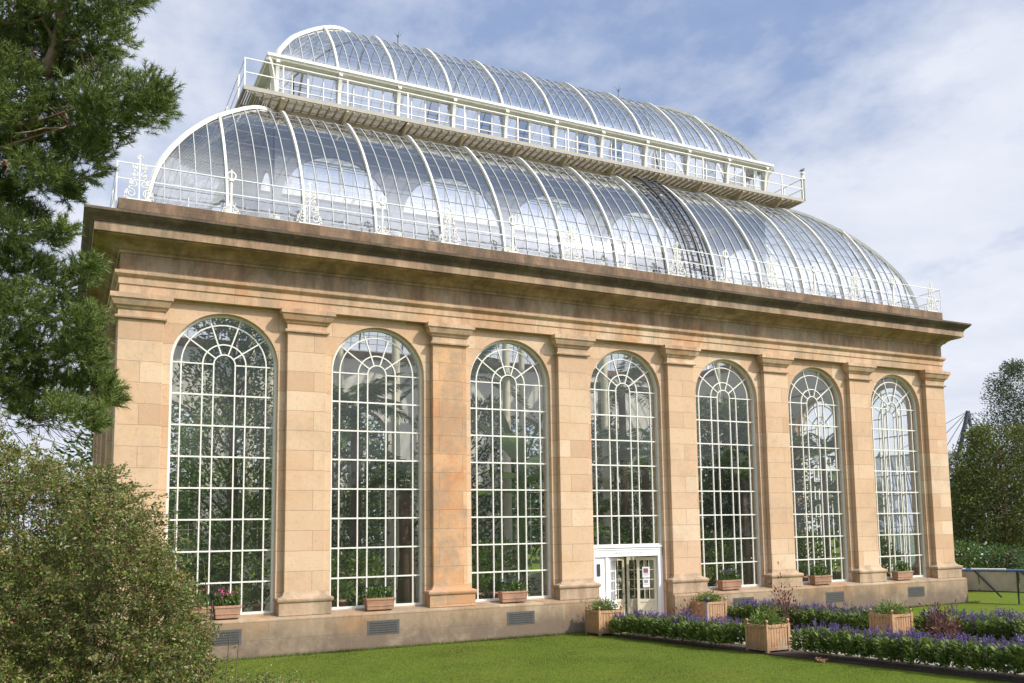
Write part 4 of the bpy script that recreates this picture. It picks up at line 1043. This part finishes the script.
cb.build('cables', M['maststeel'], mg)
rf = MB(); A = gl_pt(880, 456); Bq = gl_pt(1060, 456); A2 = A+Vector((2, 10, .6)); B2 = Bq+Vector((2, 10, .6))
depth = Vector((CF.x, CF.y, 0)).normalized()*14; down = Vector((0, 0, 1))
zt = A.z; foot_ = -Vector((CF.x, CF.y, 0)).normalized()*3.5
def q4(a, b, c_, d): rf.add([a, b, c_, d], [(0, 1, 2, 3)])
Ab, Bb = Vector((A.x, A.y, 0))+foot_, Vector((Bq.x, Bq.y, 0))+foot_
Bq = Vector((Bq.x, Bq.y, zt)); q4(A, Bq, Bb, Ab); q4(A, Bq, Bq+depth, A+depth); Ac, Bc = Vector((A.x, A.y, 0))+depth, Vector((Bq.x, Bq.y, 0))+depth; q4(A+depth, Bq+depth, Bc, Ac); q4(A, A+depth, Ac, Ab); q4(Bq, Bq+depth, Bc, Bb)
rf.build('glazing', M['rglass'], mg)
fr = MB(); nf = 16
for i in range(nf+1):
    t = i/nf; a = A+(Bq-A)*t; b_ = Ab+(Bb-Ab)*t; fr.tube([a, b_], .07, 5); fr.tube([a, a+depth], .05, 5)
    if i < nf: a2 = A+(Bq-A)*((i+1)/nf); fr.tube([b_, a2], .06, 5); fr.tube([a, Ab+(Bb-Ab)*((i+1)/nf)], .06, 5)
for s in (.0, .33, .66): fr.tube([A+(Ab-A)*s, Bq+(Bb-Bq)*s], .06, 5)
fr.build('frame', M['maststeel'], mg)

# --- barrier with beige panels at the right corner
bar_ = tag(empty('barrier', (0, 0, 0)), 'low barrier with blue and white rail and beige panels past the right corner', 'barrier')
a0 = Vector((31.6, .6, 0)); a1 = Vector((36.5, -5.2, 0))
a0 = ground(940, 601); a0 = Vector((a0.x, a0.y, 0)); a1g = ground(1045, 605); a1 = Vector((a1g.x, a1g.y, 0))
def bz_(t, z, off=0): p = a0+(a1-a0)*t; return Vector((p.x, p.y+off, z))
HBr = 1.32
q = MB(); q.tube([bz_(0, HBr), bz_(1, HBr)], .055, 8); q.build('rail', M['blue'], bar_)
q = MB(); q.tube([bz_(.33, HBr+.03, -.03), bz_(.66, HBr+.03, -.03)], .05, 8); q.tube([bz_(0, HBr+.03, -.03), bz_(.27, HBr+.03, -.03)], .05, 8); q.build('rail_sleeve', M['white'], bar_)
for t0, t1 in ((.02, .40), (.42, .78), (.80, 1.)):
    q = MB(); p, r2 = bz_(t0, 0), bz_(t1, 0); q.add([(p.x, p.y, .50), (r2.x, r2.y, .50), (r2.x, r2.y, HBr-.06), (p.x, p.y, HBr-.06), (p.x, p.y+.05, .50), (r2.x, r2.y+.05, .50), (r2.x, r2.y+.05, HBr-.06), (p.x, p.y+.05, HBr-.06)], [(0, 1, 2, 3), (7, 6, 5, 4), (0, 4, 5, 1), (3, 2, 6, 7), (0, 3, 7, 4), (1, 5, 6, 2)]); q.build('panel', M['panelbeige'], bar_)
for t in (.34, .78):
    q = MB(); q.tube([bz_(t, HBr, -.1), bz_(t+.17, .25, -.5)], .035, 6); q.build('brace', M['dark'], bar_)
q = MB(); q.tube([bz_(.75, HBr, -.1), bz_(.75, 0, -.1)], .04, 6); q.build('leg', M['dark'], bar_)
q = MB(); q.tube([bz_(0.05, HBr, -.1), bz_(.05, 0, -.1)], .04, 6); q.build('leg', M['dark'], bar_)
q = MB(); q.tube([bz_(0, .46, .02), bz_(1, .46, .02)], .02, 6); q.build('lower_rail', M['dark'], bar_)

# ------------------------------------------------------------------ plants inside the palm house
FZ = .2
crown_tree('leafy_tree', (2.7, 2.5, FZ), 9.6, 1.35, 'leafin', 'tall bright leafy tree filling the first window from inside', 13000, .15, seed=41, zlo=.1)
def palm(x, y, h, nf, fl, label, m='leafdark', tr=.14, seed=0, drp=1., cat='palm', name='palm_tree'):
    rng = np.random.default_rng(seed); o = empty(name, (x, y, FZ)); tag(o, label, cat, 'palms growing inside the palm house')
    q = MB(); q.sm = True; q.tube([(0, 0, 0), (.05, 0, h*.5), (0, 0, h)], [tr*1.3, tr, tr*.9], 10); q.build('trunk', M['bark'], o)
    st_ = MB(); V = []
    for i in range(nf):
        a = i*2.399+rng.random()*.4; el = .2+1.1*rng.random(); pts = []
        for k in range(9):
            t = k/8; rr = fl*t*math.cos(el*(1-t*.3)); z = h+fl*(math.sin(el)*t-drp*.75*t*t*(1.2-el*.5)); pts.append(np.array([rr*math.cos(a), rr*math.sin(a), z]))
        st_.tube(pts, .012, 4, caps=False); n = 60; ti = np.linspace(.15, 1, n); pp = np.array([[np.interp(t*8, range(9), [p[j] for p in pts]) for j in range(3)] for t in ti]); tan = np.array([math.cos(a), math.sin(a), 0]); sd = np.array([-math.sin(a), math.cos(a), 0])
        for s in (-1, 1): d = sd*s+tan*.5+np.array([0, 0, -.25]); V.append(leaf_quads(pp, d+rng.normal(size=(n, 3))*.08, fl*.26*np.sin(np.clip(ti, .1, .97)*3.1), .05))
    cr = quads_obj('fronds', np.concatenate(V), M[m], o); st_.build('stalks', M['leaflime'], cr)
palm(8.2, 3.0, 4.6, 15, 2.0, 'tree fern with a thick brown trunk inside the second window', 'leafin', .26, 1)
palm(9.4, 2.6, 3.6, 12, 1.3, 'small lime-yellow palm inside the second window, right of the tree fern', 'leaflime', .08, 2)
palm(6.9, 4.4, 7.2, 16, 2.6, 'tall palm towering inside the second window', 'leafin', .18, 3)
palm(11.6, 6.6, 9.0, 16, 3.0, 'very tall feathery palm far inside, between the second and third windows', 'leafdark', .18, 4)
palm(14.9, 3.0, 3.2, 14, 2.0, 'low spreading palm inside the third window', 'leafin', .12, 5)
palm(18.3, 4.2, 6.0, 16, 2.6, 'feathery palm inside the window above the entrance', 'leafin', .16, 6)
palm(22.5, 3.4, 5.2, 16, 2.4, 'arching palm inside the fifth window', 'leafin', .16, 7)
palm(27.0, 3.6, 6.0, 16, 2.4, 'slender palm inside the sixth window', 'leafin', .14, 8)
palm(29.0, 4.6, 4.2, 14, 2.2, 'bright palm inside the last window', 'leafin', .14, 9)
palm(21.0, 10.2, 9.5, 16, 3.0, 'very tall palm near the centre of the house behind the fifth window', 'leafdark', .18, 10)
# banana with paddle leaves
bn = tag(empty('banana_plant', (12.0, 2.2, FZ)), 'banana plant with huge paddle leaves inside the third window', 'plant')
q = MB(); q.sm = True; q.tube([(0, 0, 0), (0, 0, 3.2), (.05, 0, 5.7)], [.2, .17, .10], 12); q.build('stem', M['leafin'], bn)
def paddle(el, az, L_, W_, z0):
    z0 += 1.1
    q = MB(); q.sm = True; n = 12; vs = []
    for i in range(n+1):
        t = i/n; r_ = L_*t*math.cos(el)*(1-.1*t); z = z0+L_*(t*math.sin(el)-.22*t*t); w = W_*math.sin(math.pi*min(1, max(0, (t-.14)/.86)))**.6*(1 if t > .14 else 0)+.03
        cx_, cy_ = r_*math.cos(az), r_*math.sin(az); sx, sy = -math.sin(az), math.cos(az)
        vs += [(cx_-sx*w, cy_-sy*w, z+.18*w), (cx_, cy_, z-.05), (cx_+sx*w, cy_+sy*w, z+.18*w)]
    fs = []
    for i in range(n):
        for k in (0, 1): fs.append((i*3+k, i*3+k+1, i*3+3+k+1, i*3+3+k))
    q.add(vs, fs); q.build('leaf', M['leafin'], bn)
for el, az, L_, W_, z0 in ((1.2, -.5, 3.6, .55, 4.0), (1.25, 2.9, 3.2, .50, 4.0), (.95, 2.4, 3.0, .48, 4.0), (.7, -2.2, 2.6, .38, 4.0), (.55, .5, 2.6, .38, 3.9), (.35, -1.2, 2.4, .36, 3.5), (.4, 1.7, 2.4, .36, 3.6), (.2, -2.8, 2.2, .34, 3.2)): paddle(el, az, L_, W_, z0)
names_w = ['first', 'second', 'third', 'doorway', 'fifth', 'sixth', 'last']
for i, (x, y, h, r_, m) in enumerate([(1.8, 2.2, 2.2, 1.0, 'leafdark'), (6.2, 2.2, 2.4, 1.0, 'leafin'), (11.0, 2.2, 2.6, 1.1, 'leafin'), (17.3, 3.4, 3.2, 1.2, 'leafdark'), (20.0, 2.4, 2.8, 1.1, 'leafin'), (24.6, 2.4, 2.7, 1.1, 'leafin'), (28.4, 2.2, 2.4, .9, 'leafdark')]):
    crown_tree('indoor_shrub', (x, y, FZ), h, r_, m, 'leafy indoor shrub growing low behind the %s window' % names_w[i], 2500, .17, group='shrubs inside the palm house', seed=60+i, zlo=.1, cat='shrub')
for i, (x, y, h, r_) in enumerate([(8.0, 12.5, 8.5, 2.4), (14.5, 13.0, 9.0, 2.6), (21.0, 13.5, 8.5, 2.5), (27.0, 11.0, 9.5, 2.2), (26.5, 6.5, 8.2, 1.5), (24.2, 6.0, 8.5, 1.5)]):
    crown_tree('indoor_tree', (x, y, FZ), h, r_, 'leafdark', 'dark leafy tree deep inside the palm house', 6000, .26, group='trees deep inside the palm house', seed=80+i, zlo=.1)

# woodland beyond the garden, out of the picture and mirrored in the glass
rng = np.random.default_rng(99); P = []
for i in range(150):
    a = R(i*2.4+rng.random()*2)
    rr = 85+rng.random()*18; cx_, cy_ = 15+rr*math.cos(a), rr*math.sin(a)-5; h = 10+6*rng.random()
    dv = Vector((cx_, cy_, 6))-CAM; zc_ = dv.dot(CF)
    if zc_ > 0 and not (120 < PPX+FPX*dv.dot(CR)/zc_ < 900): continue
    u = unit(rng.normal(size=(420, 3)))*(rng.random((420, 1))**.4)*np.array([5.5, 5.5, h*.5]); P.append(u+np.array([cx_, cy_, h*.52]))
P = np.concatenate(P)
wd = quads_obj('woodland', leaf_quads(P, rng.normal(size=P.shape), 1.3, .8), M['leafdark']); wd['kind'] = 'stuff'
# ------------------------------------------------------------------ light, world, render
AZ = R(40); EL = R(42)
sd = Vector((math.sin(AZ)*math.cos(EL), -math.cos(AZ)*math.cos(EL), math.sin(EL)))
sl = bpy.data.lights.new('sun', 'SUN'); sl.energy = 4.2; sl.angle = R(.53); sl.color = (1., .93, .82)
so = bpy.data.objects.new('sun', sl); COL.objects.link(so); so.rotation_euler = sd.to_track_quat('Z', 'Y').to_euler(); so.location = sd*80
w = bpy.data.worlds.new('World'); scene.world = w; w.use_nodes = True; t = w.node_tree; t.nodes.clear()
sky = N(t, 'ShaderNodeTexSky', sky_type='NISHITA', sun_disc=False, sun_elevation=EL, sun_rotation=math.pi-AZ, air_density=1.0, dust_density=1.2, ozone_density=1.0)
tcg = N(t, 'ShaderNodeTexCoord').outputs['Generated']
sp = N(t, 'ShaderNodeSeparateXYZ'); t.links.new(tcg, sp.inputs[0])
zz = mth(t, 'ADD', mth(t, 'MAXIMUM', sp.outputs[2], 0.), .16)
cbx = N(t, 'ShaderNodeCombineXYZ'); t.links.new(mth(t, 'DIVIDE', sp.outputs[0], zz), cbx.inputs[0]); t.links.new(mth(t, 'DIVIDE', sp.outputs[1], zz), cbx.inputs[1])
n1 = noise(t, cbx.outputs[0], 1.5, 8, .60, (1, .75, 1)); n2 = noise(t, cbx.outputs[0], .45, 3, .5)
hz = ramp(t, sp.outputs[2], [(0, (1, 1, 1)), (.28, (.62,)*3), (.50, (.25,)*3), (.8, (.1,)*3)])
m_ = mth(t, 'ADD', mth(t, 'MULTIPLY', n1, .75), mth(t, 'MULTIPLY', n2, .45)); m_ = mth(t, 'ADD', m_, mth(t, 'MULTIPLY', hz, .22))
for (px_, py_, am, sh_) in ((940, 240, .10, 34.), (1000, 50, .07, 200.), (680, 30, .07, 200.), (800, 150, -.10, 60.)):      # cloud banks at fixed bearings
    dd_ = N(t, 'ShaderNodeVectorMath', operation='DOT_PRODUCT'); t.links.new(tcg, dd_.inputs[0]); dd_.inputs[1].default_value = ray(px_, py_).normalized()
    m_ = mth(t, 'ADD', m_, mth(t, 'MULTIPLY', mth(t, 'POWER', mth(t, 'MAXIMUM', dd_.outputs['Value'], 0.), sh_), am))
mask = ramp(t, m_, [(.53, (0,)*3), (.60, (.12,)*3), (.67, (.55,)*3), (.75, (.95,)*3), (.85, (1,)*3)])
veil = mixc(t, .66, sky.outputs[0], (3.15, 4.5, 7.8))
cw_ = mixc(t, noise(t, cbx.outputs[0], 3.2, 6, .6), (6.6, 7.1, 8.4), (10.2, 10.4, 11.0))
cc_ = mixc(t, mth(t, 'MULTIPLY', mask, .95), veil, cw_)
dp = N(t, 'ShaderNodeVectorMath', operation='DOT_PRODUCT'); t.links.new(tcg, dp.inputs[0]); dp.inputs[1].default_value = sd
gw = mth(t, 'POWER', mth(t, 'MAXIMUM', dp.outputs['Value'], 0.), 6.5)      # clouds brighten towards the sun
gm = mth(t, 'ADD', mth(t, 'MULTIPLY', gw, 4.2), 1.)
vs_ = N(t, 'ShaderNodeVectorMath', operation='SCALE'); t.links.new(cc_, vs_.inputs[0]); t.links.new(gm, vs_.inputs['Scale']); cc_ = vs_.outputs[0]
bg = N(t, 'ShaderNodeBackground', inp={'Strength': .095}); t.links.new(cc_, bg.inputs[0])
wo = N(t, 'ShaderNodeOutputWorld'); t.links.new(bg.outputs[0], wo.inputs[0])
scene.view_settings.view_transform = 'Standard'; scene.view_settings.look = 'None'; scene.view_settings.gamma = 1; scene.view_settings.exposure = .07
scene.render.engine = 'CYCLES'
scene.cycles.max_bounces = 10; scene.cycles.transparent_max_bounces = 24; scene.cycles.diffuse_bounces = 5; scene.cycles.glossy_bounces = 3
